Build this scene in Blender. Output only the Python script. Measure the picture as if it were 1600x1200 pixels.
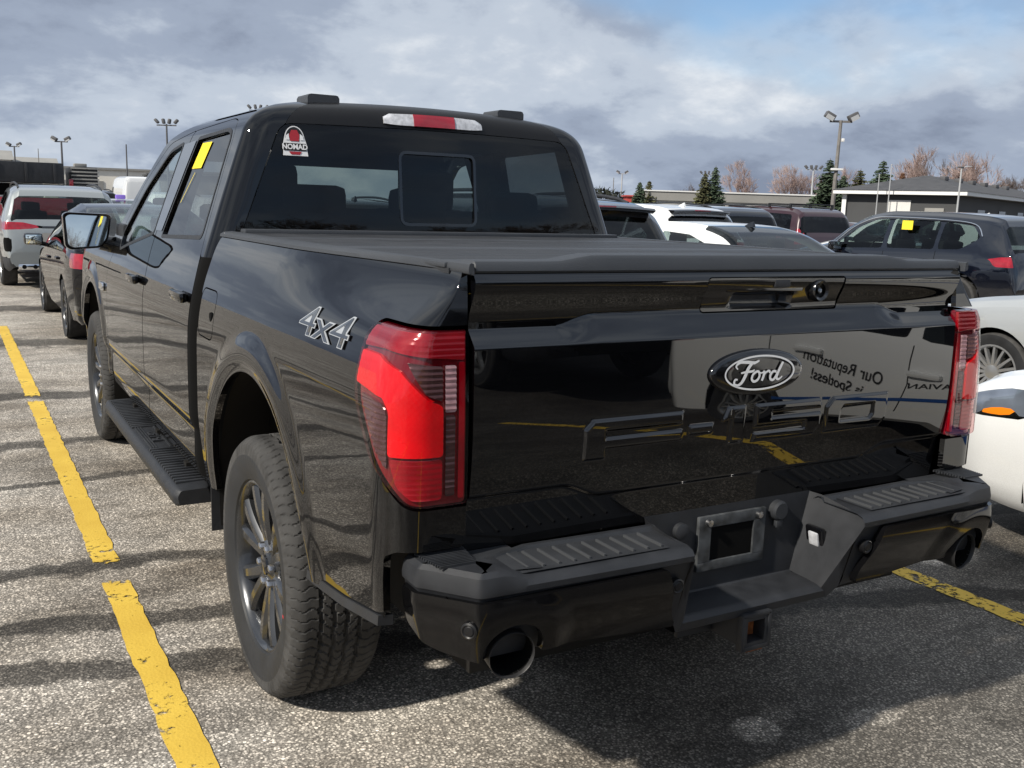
import bpy, bmesh, math, random
import numpy as np
from mathutils import Vector, Matrix
random.seed(7)
R = math.radians
scene = bpy.context.scene
for o in list(bpy.data.objects): bpy.data.objects.remove(o)
C = scene.collection

# ------------------------------------------------------------------ camera
cam_d = bpy.data.cameras.new('camera'); cam = bpy.data.objects.new('camera', cam_d); C.objects.link(cam)
YAW, PITCH, ROLL = R(30.078), R(10.261), R(1.762)
fw = Vector((math.sin(YAW)*math.cos(PITCH), math.cos(YAW)*math.cos(PITCH), -math.sin(PITCH)))
rt = Vector((math.cos(YAW), -math.sin(YAW), 0)); up = rt.cross(fw)
rt2 = rt*math.cos(ROLL)+up*math.sin(ROLL); up2 = up*math.cos(ROLL)-rt*math.sin(ROLL)
M = Matrix((rt2, up2, -fw)).transposed().to_4x4(); M.translation = Vector((-1.777, -1.835, 1.5465))
cam.matrix_world = M
cam_d.sensor_fit = 'HORIZONTAL'; cam_d.sensor_width = 36; cam_d.lens = 1529.9/1600*36
cam_d.clip_start = .05; cam_d.clip_end = 2000
scene.camera = cam
scene.render.resolution_x, scene.render.resolution_y = 1024, 768

# ------------------------------------------------------------------ sky, sun, exposure
SUN_AZ, SUN_EL = R(259), R(39)     # clockwise from +Y (the way the truck points)
world = bpy.data.worlds.new('World'); scene.world = world; world.use_nodes = True
wt = world.node_tree; wt.nodes.clear()
def WN(t, **k):
    n = wt.nodes.new(t)
    for a, b in k.items(): setattr(n, a, b)
    return n
def wl(a, b): wt.links.new(a, b)
wout = WN('ShaderNodeOutputWorld'); bg = WN('ShaderNodeBackground'); bg.inputs['Strength'].default_value = .1
wl(bg.outputs[0], wout.inputs[0])
sky = WN('ShaderNodeTexSky', sky_type='NISHITA'); sky.sun_disc = False
sky.sun_elevation = SUN_EL; sky.sun_rotation = SUN_AZ; sky.air_density = 1.0; sky.dust_density = .6; sky.ozone_density = 1.6
tc = WN('ShaderNodeTexCoord'); sep = WN('ShaderNodeSeparateXYZ'); wl(tc.outputs['Generated'], sep.inputs[0])
def wmath(op, a, b=None, clamp=False):
    n = WN('ShaderNodeMath', operation=op, use_clamp=clamp)
    for i, v in enumerate((a, b)):
        if v is None: continue
        if isinstance(v, (int, float)): n.inputs[i].default_value = v
        else: wl(v, n.inputs[i])
    return n.outputs[0]
SKY = (1.3577, 4.6225, -13.7002, 0.5060, 1.1353, -17.6180)
zc = wmath('ADD', wmath('MAXIMUM', sep.outputs[2], 0.0), .38)
comb = WN('ShaderNodeCombineXYZ'); wl(wmath('DIVIDE', sep.outputs[0], zc), comb.inputs[0]); wl(wmath('DIVIDE', sep.outputs[1], zc), comb.inputs[1])
def wnoise(scale, detail, rough, off, dist=0.0):
    mp = WN('ShaderNodeMapping'); mp.inputs['Location'].default_value = off; wl(comb.outputs[0], mp.inputs[0])
    n = WN('ShaderNodeTexNoise'); n.inputs['Scale'].default_value = scale; n.inputs['Detail'].default_value = detail
    n.inputs['Roughness'].default_value = rough; n.inputs['Distortion'].default_value = dist
    wl(mp.outputs[0], n.inputs['Vector']); return n.outputs[0]
def wramp(src, stops):
    r = WN('ShaderNodeValToRGB'); wl(src, r.inputs[0]); e = r.color_ramp.elements
    while len(e) < len(stops): e.new(.5)
    for q, (p, c) in zip(e, stops): q.position = p; q.color = (*c, 1) if len(c) == 3 else c
    r.color_ramp.interpolation = 'EASE'
    return r.outputs[0]
shade = wnoise(SKY[0], 10, .56, (SKY[1], SKY[2], 0), .12)
fine_c = wnoise(SKY[0]*2.6, 10, .60, (1.0, 8.0, 0), .15)
shade = wmath('ADD', wmath('MULTIPLY', shade, .70), wmath('MULTIPLY', fine_c, .30))
g = 10.0
cloud = wramp(shade, [(.37, (.235, .280, .375)), (.455, (.345, .405, .515)), (.525, (.52, .585, .68)), (.61, (.76, .80, .85))])
mulc = WN('ShaderNodeVectorMath', operation='SCALE'); wl(cloud, mulc.inputs[0]); mulc.inputs['Scale'].default_value = g*.95
cover = wramp(wnoise(SKY[3], 6, .5, (SKY[4], SKY[5], 0), .15), [(.325, (0, 0, 0)), (.42, (1, 1, 1))])
mix = WN('ShaderNodeMix', data_type='RGBA'); wl(cover, mix.inputs[0]); 
skb = WN('ShaderNodeVectorMath', operation='MULTIPLY'); wl(sky.outputs[0], skb.inputs[0]); skb.inputs[1].default_value = (.95, 1.05, 1.15)
wl(skb.outputs[0], mix.inputs[6]); wl(mulc.outputs[0], mix.inputs[7])
wl(mix.outputs[2], bg.inputs['Color'])

sd = bpy.data.lights.new('sun', 'SUN'); sd.energy = 5.0; sd.angle = R(2.2); sd.color = (1, .935, .83)
sun = bpy.data.objects.new('sun', sd); C.objects.link(sun)
to_sun = Vector((math.sin(SUN_AZ)*math.cos(SUN_EL), math.cos(SUN_AZ)*math.cos(SUN_EL), math.sin(SUN_EL)))
sun.rotation_euler = to_sun.to_track_quat('Z', 'Y').to_euler(); sun.location = (-20, -5, 20)
scene.view_settings.view_transform = 'Standard'; scene.view_settings.look = 'None'
scene.view_settings.exposure = 0.12; scene.view_settings.gamma = 1.0
try: scene.view_settings.use_curve_mapping = False
except Exception: pass
scene.cycles.max_bounces = 10; scene.cycles.transparent_max_bounces = 16; scene.cycles.glossy_bounces = 5
scene.cycles.caustics_reflective = False; scene.cycles.caustics_refractive = False
scene.cycles.use_denoising = True

# ------------------------------------------------------------------ materials
MATS = {}
def nt_new(name):
    m = bpy.data.materials.new(name); m.use_nodes = True
    return m, m.node_tree, m.node_tree.nodes['Principled BSDF']
def pbr(name, col, rough=.5, metal=0.0, coat=0.0, coat_r=.04, spec=.5, trans=0.0, var=0.0, vscale=8.0, bump=0.0, bscale=200.0, ior=1.5, sheen=0.0, dust=0.0):
    m, nt, p = nt_new(name); N = nt.nodes; L = nt.links
    p.inputs['Base Color'].default_value = (*col, 1); p.inputs['Roughness'].default_value = rough
    p.inputs['Metallic'].default_value = metal; p.inputs['Coat Weight'].default_value = coat
    p.inputs['Coat Roughness'].default_value = coat_r; p.inputs['Specular IOR Level'].default_value = spec
    p.inputs['IOR'].default_value = ior
    if trans: p.inputs['Transmission Weight'].default_value = trans
    t = N.new('ShaderNodeTexCoord')
    if var:
        n = N.new('ShaderNodeTexNoise'); n.inputs['Scale'].default_value = vscale; n.inputs['Detail'].default_value = 6
        L.new(t.outputs['Object'], n.inputs['Vector'])
        mr = N.new('ShaderNodeMapRange'); mr.inputs['From Min'].default_value = .3; mr.inputs['From Max'].default_value = .7
        mr.inputs['To Min'].default_value = 1-var; mr.inputs['To Max'].default_value = 1+var
        L.new(n.outputs[0], mr.inputs[0])
        s = N.new('ShaderNodeVectorMath'); s.operation = 'SCALE'; s.inputs[0].default_value = col; L.new(mr.outputs[0], s.inputs['Scale'])
        L.new(s.outputs[0], p.inputs['Base Color'])
        r2 = N.new('ShaderNodeMapRange'); r2.inputs['From Min'].default_value = .3; r2.inputs['From Max'].default_value = .7
        r2.inputs['To Min'].default_value = max(rough*(1-var*.6), .02); r2.inputs['To Max'].default_value = min(1, rough*(1+var*.6))
        L.new(n.outputs[0], r2.inputs[0]); L.new(r2.outputs[0], p.inputs['Roughness'])
    if bump:
        n = N.new('ShaderNodeTexNoise'); n.inputs['Scale'].default_value = bscale; n.inputs['Detail'].default_value = 3
        L.new(t.outputs['Object'], n.inputs['Vector'])
        b = N.new('ShaderNodeBump'); b.inputs['Strength'].default_value = bump; b.inputs['Distance'].default_value = .002
        L.new(n.outputs[0], b.inputs['Height']); L.new(b.outputs[0], p.inputs['Normal'])
    MATS[name] = m; return m
def paint(name, col, metal=0.0, rough=.25, dust=.5, dust_top=.95, coat=1.0, wave=.0, ior=1.6):
    """clear-coated car paint with road dust that thins out with height"""
    m, nt, p = nt_new(name); N = nt.nodes; L = nt.links
    p.inputs['Metallic'].default_value = metal; p.inputs['Roughness'].default_value = rough
    if max(col) < .01: p.inputs['Specular IOR Level'].default_value = 0.0
    p.inputs['Coat Weight'].default_value = coat; p.inputs['Coat Roughness'].default_value = .015; p.inputs['Coat IOR'].default_value = ior
    t = N.new('ShaderNodeTexCoord'); sp = N.new('ShaderNodeSeparateXYZ'); L.new(t.outputs['Object'], sp.inputs[0])
    n = N.new('ShaderNodeTexNoise'); n.inputs['Scale'].default_value = 5; n.inputs['Detail'].default_value = 8; n.inputs['Roughness'].default_value = .65
    L.new(t.outputs['Object'], n.inputs['Vector'])
    n2 = N.new('ShaderNodeTexNoise'); n2.inputs['Scale'].default_value = 260; n2.inputs['Detail'].default_value = 2
    L.new(t.outputs['Object'], n2.inputs['Vector'])
    hz = N.new('ShaderNodeMapRange'); hz.inputs['From Min'].default_value = dust_top; hz.inputs['From Max'].default_value = .35
    hz.inputs['To Min'].default_value = .03; hz.inputs['To Max'].default_value = 1; L.new(sp.outputs[2], hz.inputs[0])
    def mul(a, b):
        q = N.new('ShaderNodeMath'); q.operation = 'MULTIPLY'
        for i, v in enumerate((a, b)):
            if isinstance(v, float): q.inputs[i].default_value = v
            else: L.new(v, q.inputs[i])
        return q.outputs[0]
    sp2 = N.new('ShaderNodeMapRange'); sp2.inputs['From Min'].default_value = .35; sp2.inputs['From Max'].default_value = .7; L.new(n2.outputs[0], sp2.inputs[0])
    d = mul(mul(hz.outputs[0], n.outputs[0]), mul(sp2.outputs[0], dust*1.6))
    mx = N.new('ShaderNodeMix'); mx.data_type = 'RGBA'; L.new(d, mx.inputs[0]); mx.inputs[6].default_value = (*col, 1); mx.inputs[7].default_value = (.20, .18, .15, 1)
    L.new(mx.outputs[2], p.inputs['Base Color'])
    cw = N.new('ShaderNodeMath'); cw.operation = 'SUBTRACT'; cw.inputs[0].default_value = coat; L.new(d, cw.inputs[1]); cw.use_clamp = True
    L.new(cw.outputs[0], p.inputs['Coat Weight'])
    if wave:
        n3 = N.new('ShaderNodeTexNoise'); n3.inputs['Scale'].default_value = 4.0; n3.inputs['Detail'].default_value = 1.5
        L.new(t.outputs['Object'], n3.inputs['Vector'])
        b = N.new('ShaderNodeBump'); b.inputs['Strength'].default_value = wave; b.inputs['Distance'].default_value = .02
        L.new(n3.outputs[0], b.inputs['Height']); L.new(b.outputs[0], p.inputs['Coat Normal'])
    MATS[name] = m; return m
def glass(name, tint, refl_rough=.0, ior=1.5):
    m = bpy.data.materials.new(name); m.use_nodes = True; nt = m.node_tree; N = nt.nodes; L = nt.links; N.clear()
    out = N.new('ShaderNodeOutputMaterial'); mx = N.new('ShaderNodeMixShader'); f = N.new('ShaderNodeFresnel'); ge = N.new('ShaderNodeNewGeometry'); io = N.new('ShaderNodeMapRange'); L.new(ge.outputs['Backfacing'], io.inputs[0]); io.inputs['To Min'].default_value = ior; io.inputs['To Max'].default_value = 1/ior; L.new(io.outputs[0], f.inputs[0])
    tr = N.new('ShaderNodeBsdfTransparent'); tr.inputs[0].default_value = (*tint, 1)
    gl = N.new('ShaderNodeBsdfGlossy'); gl.inputs['Roughness'].default_value = refl_rough
    mm = N.new('ShaderNodeMath'); mm.operation = 'MULTIPLY_ADD'; L.new(f.outputs[0], mm.inputs[0]); mm.inputs[1].default_value = 1.1; mm.inputs[2].default_value = .0; mm.use_clamp = True
    L.new(mm.outputs[0], mx.inputs[0]); L.new(tr.outputs[0], mx.inputs[1]); L.new(gl.outputs[0], mx.inputs[2]); L.new(mx.outputs[0], out.inputs[0])
    MATS[name] = m; return m
paint('black_paint', (.0018, .0019, .0024), 0, .035, .10, .95, ior=1.6, wave=.02)
paint('black_paint_tailgate', (.0022, .0024, .0032), 0, .03, .03, 1.0, ior=1.75, wave=.02)
paint('sedan_black', (.003, .003, .004), 0, .05, .06, .8, ior=1.4)
paint('silver_grey', (.30, .325, .33), .35, .35, .35, .8)
paint('white_paint', (.74, .75, .75), 0, .35, .25, .7)
paint('pearl_white', (.70, .71, .71), 0, .35, .25, .5)
paint('silver_paint', (.40, .42, .43), .3, .33, .3, .7)
paint('navy_paint', (.003, .0045, .010), 0, .05, .2, .8)
paint('charcoal_paint', (.020, .023, .028), .2, .2, .3, .8)
paint('red_paint', (.33, .012, .018), 0, .3, .25, .8)
paint('blue_paint', (.03, .07, .19), .2, .3, .25, .8)
paint('maroon_paint', (.035, .010, .014), .1, .3, .3, .9)
pbr('matte_plastic', (.018, .0195, .023), .55, spec=.45, var=.25, vscale=14, bump=.25, bscale=900)
pbr('pad_plastic', (.022, .024, .028), .6, spec=.5, var=.3, vscale=9, bump=.3, bscale=700)
pbr('rib_grey', (.050, .053, .058), .6)
pbr('header_trim', (.008, .008, .009), .42, spec=.35, var=.1)
pbr('cap_plastic', (.036, .040, .047), .55, spec=.5, var=.12, vscale=5, bump=.25, bscale=1100)
pbr('gloss_black', (.004, .004, .005), .12, coat=.8)
pbr('bumper_gloss', (.0035, .0035, .004), .10, spec=.4, var=.2, vscale=6)
pbr('cavity', (.004, .004, .004), .9, spec=.1)
pbr('underbody', (.012, .011, .010), .9, spec=.2, var=.4)
pbr('tread_rubber', (.050, .049, .048), .88, spec=.25, var=.35, vscale=18, bump=.3, bscale=300)
pbr('rim_dark', (.060, .062, .066), .26, metal=.7, coat=.5, var=.2)
pbr('rim_silver', (.55, .56, .57), .3, metal=.85)
pbr('steel', (.55, .55, .56), .28, metal=1.0, var=.2, vscale=40)
pbr('chrome', (.75, .76, .78), .08, metal=1.0)
pbr('rust', (.22, .075, .025), .9, spec=.2, var=.5, vscale=60, bump=.6, bscale=150)
pbr('tip_metal', (.016, .016, .017), .5, metal=.0, var=.35, vscale=25)
pbr('dusty_metal', (.052, .056, .060), .65, metal=.2, var=.6, vscale=28)
pbr('white_print', (.80, .80, .80), .4)
pbr('black_print', (.01, .01, .01), .5)
pbr('red_print', (.38, .02, .03), .4)
pbr('blue_print', (.02, .08, .28), .4)
pbr('silver_print', (.42, .44, .46), .3, metal=.3)
pbr('yellow_paper', (.78, .62, .02), .7)
pbr('lamp_red', (.30, .003, .014), .16, coat=1.0, var=.25, vscale=14)
pbr('lamp_bright', (.78, .004, .012), .25, var=.2, vscale=9)
pbr('lamp_dark_red', (.15, .002, .009), .14, coat=1.0, var=.2, vscale=20)
pbr('lamp_smoke', (.060, .045, .045), .2, coat=1.0)
pbr('lamp_clear', (.50, .51, .54), .12, coat=1.0, var=.25, vscale=60)
pbr('amber', (.80, .22, .01), .2, coat=1.0)
pbr('headlamp', (.20, .23, .28), .10, metal=.5, coat=1.0, var=.35, vscale=5)
pbr('interior', (.018, .018, .020), .8, spec=.3)
pbr('interior_grey', (.022, .022, .024), .8, spec=.3)
glass('glass_privacy', (.20, .215, .22)); glass('glass_rear', (.25, .29, .29)); glass('glass_clear', (.80, .88, .85)); glass('glass_mid', (.36, .42, .41)); glass('glass_far', (.05, .055, .06))
glass('glass_dark', (.07, .08, .09)); glass('glass_lamp', (.93, .70, .70))
pbr('mirror_silver', (.80, .86, .84), .02, metal=1.0)
pbr('pole_grey', (.17, .16, .15), .7, var=.25, vscale=3)
pbr('pole_light', (.42, .43, .44), .55, metal=.2)
pbr('lamp_housing', (.09, .09, .095), .5)
pbr('wall_white', (.66, .655, .63), .8, var=.08, vscale=.4)
pbr('wall_grey', (.27, .265, .25), .8, var=.1, vscale=.5)
pbr('wall_dark', (.055, .057, .060), .8, var=.15, vscale=.6)
pbr('wall_cream', (.76, .72, .64), .85, var=.1, vscale=.2)
pbr('roof_shingle', (.060, .061, .066), .9, var=.25, vscale=2.2, bump=.4, bscale=9)
pbr('trim_white', (.72, .72, .71), .6)
pbr('red_wall', (.42, .06, .05), .7)
pbr('bark', (.12, .085, .07), .9, var=.3, vscale=3)
pbr('twig_pink', (.38, .285, .255), .9, var=.25, vscale=1.2)
pbr('twig_grey', (.15, .12, .11), .9, var=.25, vscale=1.2)
pbr('spruce', (.052, .078, .045), .85, var=.45, vscale=1.5)
pbr('spruce_olive', (.078, .080, .036), .85, var=.4, vscale=1.5)
pbr('spruce_rust', (.16, .075, .038), .85, var=.4, vscale=1.5)
pbr('foliage_dark', (.035, .042, .030), .9, var=.4, vscale=1.0)
pbr('purple', (.25, .16, .60), .4)

# tyre sidewall: black rubber greyed by dust
pbr('side_rubber', (.019, .020, .022), .6, spec=.4, var=.2, vscale=10)

# asphalt ---------------------------------------------------------------
def asphalt():
    m, nt, p = nt_new('asphalt'); N = nt.nodes; L = nt.links
    t = N.new('ShaderNodeTexCoord'); O = t.outputs['Object']
    def noise(s, d=6, r=.6, v=None, dist=0):
        n = N.new('ShaderNodeTexNoise'); n.inputs['Scale'].default_value = s; n.inputs['Detail'].default_value = d; n.inputs['Roughness'].default_value = r
        n.inputs['Distortion'].default_value = dist; L.new(v or O, n.inputs['Vector']); return n.outputs[0]
    def mapv(scale, loc=(0, 0, 0), rot=0):
        mp = N.new('ShaderNodeMapping'); mp.inputs['Scale'].default_value = scale; mp.inputs['Location'].default_value = loc; mp.inputs['Rotation'].default_value = (0, 0, rot); L.new(O, mp.inputs[0]); return mp.outputs[0]
    def mr(x, a, b, c, d, smooth=False):
        n = N.new('ShaderNodeMapRange'); n.inputs['From Min'].default_value = a; n.inputs['From Max'].default_value = b; n.inputs['To Min'].default_value = c; n.inputs['To Max'].default_value = d
        if smooth: n.interpolation_type = 'SMOOTHSTEP'
        L.new(x, n.inputs[0]); return n.outputs[0]
    def mth(op, a, b=None):
        q = N.new('ShaderNodeMath'); q.operation = op
        for i, v in enumerate((a, b)):
            if v is None: continue
            if isinstance(v, (int, float)): q.inputs[i].default_value = v
            else: L.new(v, q.inputs[i])
        return q.outputs[0]
    # aggregate: small stones of many greys in a dark binder
    v1 = N.new('ShaderNodeTexVoronoi'); v1.inputs['Scale'].default_value = 105; L.new(O, v1.inputs['Vector'])
    v2 = N.new('ShaderNodeTexVoronoi'); v2.inputs['Scale'].default_value = 210; L.new(O, v2.inputs['Vector'])
    sx = N.new('ShaderNodeSeparateColor'); L.new(v1.outputs['Color'], sx.inputs[0])
    sx2 = N.new('ShaderNodeSeparateColor'); L.new(v2.outputs['Color'], sx2.inputs[0])
    st = mth('ADD', mth('MULTIPLY', sx.outputs[0], .6), mth('MULTIPLY', sx2.outputs[0], .4))
    stone = mr(st, .1, .95, .50, 2.05)
    msk = mr(v1.outputs['Distance'], .28, .52, 1.0, 0.0, True)
    fine = mth('ADD', mth('MULTIPLY', msk, stone), mth('MULTIPLY', mth('SUBTRACT', 1.0, msk), mth('MULTIPLY', mr(sx2.outputs[1], 0, 1, .22, .70), 1.0)))
    # wear: pale, bleached fields against dark bitumen, streaked across the lane
    wear = noise(.55, 7, .6, mapv((.55, 1.25, 1), (2.3, .4, 0), .06), .4)
    wear2 = noise(2.4, 6, .65, mapv((.6, 1.3, 1), (7, 2, 0)))
    wsum = mth('ADD', mth('MULTIPLY', wear, .68), mth('MULTIPLY', wear2, .32))
    cr = N.new('ShaderNodeValToRGB'); L.new(wsum, cr.inputs[0]); e = cr.color_ramp.elements
    for _ in range(2): e.new(.5)
    for q, (ps, c) in zip(e, [(.36, (.21, .177, .142)), (.43, (.37, .328, .274)), (.50, (.48, .435, .376)), (.58, (.57, .528, .465))]): q.position = ps; q.color = (*c, 1)
    # shade painted into the colour, right of the bay and behind the truck
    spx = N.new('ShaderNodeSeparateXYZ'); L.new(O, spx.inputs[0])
    ground_shade = mr(mth('ADD', mth('SUBTRACT', spx.outputs[0], mth('MULTIPLY', mth('MINIMUM', mth('SUBTRACT', spx.outputs[1], .15), 0.0), 1.1)), mth('MULTIPLY', noise(.8, 4), .9)), -.35, .8, 1.0, .34, True)
    ground_shade = mth('MULTIPLY', ground_shade, mr(mth('ADD', spx.outputs[1], mth('MULTIPLY', noise(1.3, 4), .5)), -1.5, -.3, .5, 1.0, True))  # colour darkened once more behind the tailgate, as shade the paint mirrors
    # dirty, sunken crack bands that run across the bays
    def band(y0, w, slope, seed):
        n = noise(1.1, 5, .6, mapv((1, 1, 1), (seed, seed*2, 0)))
        yy = mth('ADD', mth('ADD', spx.outputs[1], mth('MULTIPLY', mth('SUBTRACT', n, .5), .55)), mth('MULTIPLY', spx.outputs[0], slope))
        d = mth('ABSOLUTE', mth('SUBTRACT', yy, y0))
        wv = mth('MULTIPLY', noise(3.0, 4, .6, mapv((1, 1, 1), (seed*3, 1, 0))), w*2)
        r = mth('DIVIDE', d, wv)
        return mr(mth('ADD', r, mth('MULTIPLY', mth('SUBTRACT', noise(14, 5, .7), .5), .9)), .45, .85, .30, 1.0, True)
    bands = None
    for a in [(2.36, .12, .03, 1.3), (1.66, .09, .12, 4.1), (1.05, .13, .25, 6.7), (3.75, .08, .06, 8.2), (4.75, .16, .0, 3.7), (6.3, .24, .05, 5.5), (9.4, .5, .0, 7.7), (12.8, .6, .03, 11.0)]:
        b = band(*a); bands = b if bands is None else mth('MULTIPLY', bands, b)
    v3 = N.new('ShaderNodeTexVoronoi'); v3.inputs['Scale'].default_value = 52; L.new(O, v3.inputs['Vector']); sx3 = N.new('ShaderNodeSeparateColor'); L.new(v3.outputs['Color'], sx3.inputs[0])
    bigs = mth('MULTIPLY', mr(v3.outputs['Distance'], .22, .34, 1.0, 0.0, True), mr(sx3.outputs[0], .62, .70, 0.0, 1.0))
    fine = mth('ADD', mth('MULTIPLY', fine, mth('SUBTRACT', 1.0, bigs)), mth('MULTIPLY', bigs, mr(sx3.outputs[1], 0, 1, .5, 2.1)))
    stain = mr(noise(1.7, 7, .68, mapv((.8, 1.3, 1), (5, 9, 0)), .6), .37, .56, .72, 1.10, True)
    grit = mr(noise(11, 5, .7), .3, .7, .82, 1.15)
    tot = mth('MULTIPLY', mth('MULTIPLY', mth('MULTIPLY', fine, mth('MULTIPLY', stain, grit)), ground_shade), bands)
    # a few pale spots of stray light, painted into the ground colour
    def light_spot(x, y, rx, ry, gain):
        q = mth('ADD', mth('POWER', mth('DIVIDE', mth('SUBTRACT', spx.outputs[0], x), rx), 2), mth('POWER', mth('DIVIDE', mth('SUBTRACT', spx.outputs[1], y), ry), 2))
        q = mth('ADD', q, mth('MULTIPLY', mth('SUBTRACT', noise(9, 5, .7), .5), 1.6))
        return mr(q, .3, 1.3, gain, 1.0, True)
    for a in [(.275, .16, .085, .075, 3.4), (2.2, .95, .22, .13, 3.4), (.40, .20, .07, .05, 1.8), (.66, .05, .15, .06, 1.8)]:
        tot = mth('MULTIPLY', tot, light_spot(*a))
    sc = N.new('ShaderNodeVectorMath'); sc.operation = 'SCALE'; L.new(cr.outputs[0], sc.inputs[0]); L.new(tot, sc.inputs['Scale'])
    L.new(sc.outputs[0], p.inputs['Base Color'])
    p.inputs['Roughness'].default_value = .82; p.inputs['Specular IOR Level'].default_value = .35
    bp = N.new('ShaderNodeBump'); bp.inputs['Strength'].default_value = .55; bp.inputs['Distance'].default_value = .005
    hh = mth('ADD', mth('MULTIPLY', mth('SUBTRACT', 1.0, v1.outputs['Distance']), .7), mth('MULTIPLY', sx2.outputs[0], .4))
    L.new(hh, bp.inputs['Height']); L.new(bp.outputs[0], p.inputs['Normal'])
    MATS['asphalt'] = m
asphalt()
def line_paint():
    m, nt, p = nt_new('yellow_line'); N = nt.nodes; L = nt.links
    t = N.new('ShaderNodeTexCoord'); O = t.outputs['Object']
    n = N.new('ShaderNodeTexNoise'); n.inputs['Scale'].default_value = 26; n.inputs['Detail'].default_value = 8; n.inputs['Roughness'].default_value = .7; L.new(O, n.inputs['Vector'])
    n2 = N.new('ShaderNodeTexNoise'); n2.inputs['Scale'].default_value = 3.2; n2.inputs['Detail'].default_value = 4; L.new(O, n2.inputs['Vector'])
    at = N.new('ShaderNodeAttribute'); at.attribute_name = 'wear'
    a = N.new('ShaderNodeMath'); a.operation = 'MULTIPLY_ADD'; L.new(n2.outputs[0], a.inputs[0]); a.inputs[1].default_value = .55; L.new(n.outputs[0], a.inputs[2])
    a2 = N.new('ShaderNodeMath'); a2.operation = 'ADD'; L.new(a.outputs[0], a2.inputs[0]); L.new(at.outputs['Fac'], a2.inputs[1])
    mr = N.new('ShaderNodeMapRange'); mr.inputs['From Min'].default_value = .865; mr.inputs['From Max'].default_value = .94; L.new(a2.outputs[0], mr.inputs[0])
    v = N.new('ShaderNodeTexVoronoi'); v.inputs['Scale'].default_value = 95; L.new(O, v.inputs['Vector'])
    sx = N.new('ShaderNodeSeparateColor'); L.new(v.outputs['Color'], sx.inputs[0])
    r = N.new('ShaderNodeValToRGB'); L.new(n2.outputs[0], r.inputs[0]); e = r.color_ramp.elements
    e[0].position = .3; e[0].color = (.56, .36, .040, 1); e[1].position = .7; e[1].color = (.70, .48, .065, 1)
    p.inputs['Roughness'].default_value = .75; L.new(r.outputs[0], p.inputs['Base Color'])
    bp = N.new('ShaderNodeBump'); bp.inputs['Strength'].default_value = .22; bp.inputs['Distance'].default_value = .003; L.new(v.outputs['Distance'], bp.inputs['Height']); L.new(bp.outputs[0], p.inputs['Normal'])
    tr = N.new('ShaderNodeBsdfTransparent'); mx = N.new('ShaderNodeMixShader'); L.new(mr.outputs[0], mx.inputs[0]); L.new(p.outputs[0], mx.inputs[1]); L.new(tr.outputs[0], mx.inputs[2])
    L.new(mx.outputs[0], N['Material Output'].inputs[0]); MATS['yellow_line'] = m
line_paint()

# ------------------------------------------------------------------ mesh helpers
def mk(name, verts, faces, mat, parent=None, sharp=38, loc=None, mats=None, midx=None):
    me = bpy.data.meshes.new(name); me.from_pydata([tuple(map(float, v)) for v in verts], [], [tuple(f) for f in faces]); 
    for mm in ([mat] if mats is None else mats): me.materials.append(MATS[mm])
    if midx is not None: me.polygons.foreach_set('material_index', midx)
    if sharp is not None:
        me.polygons.foreach_set('use_smooth', [True]*len(me.polygons)); me.set_sharp_from_angle(angle=R(sharp))
    me.update()
    o = bpy.data.objects.new(name, me); C.objects.link(o)
    if parent is not None: o.parent = parent
    if loc is not None: o.location = loc
    return o
def thing(name, label, cat, loc=(0, 0, 0), rz=0.0, group=None):
    o = bpy.data.objects.new(name, None); C.objects.link(o); o.location = loc; o.rotation_euler = (0, 0, rz); o.empty_display_size = .3
    tag(o, label, cat, group); return o
def tag(o, label, cat, group=None):
    o['label'] = label; o['category'] = cat
    if group: o['group'] = group
    return o
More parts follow.
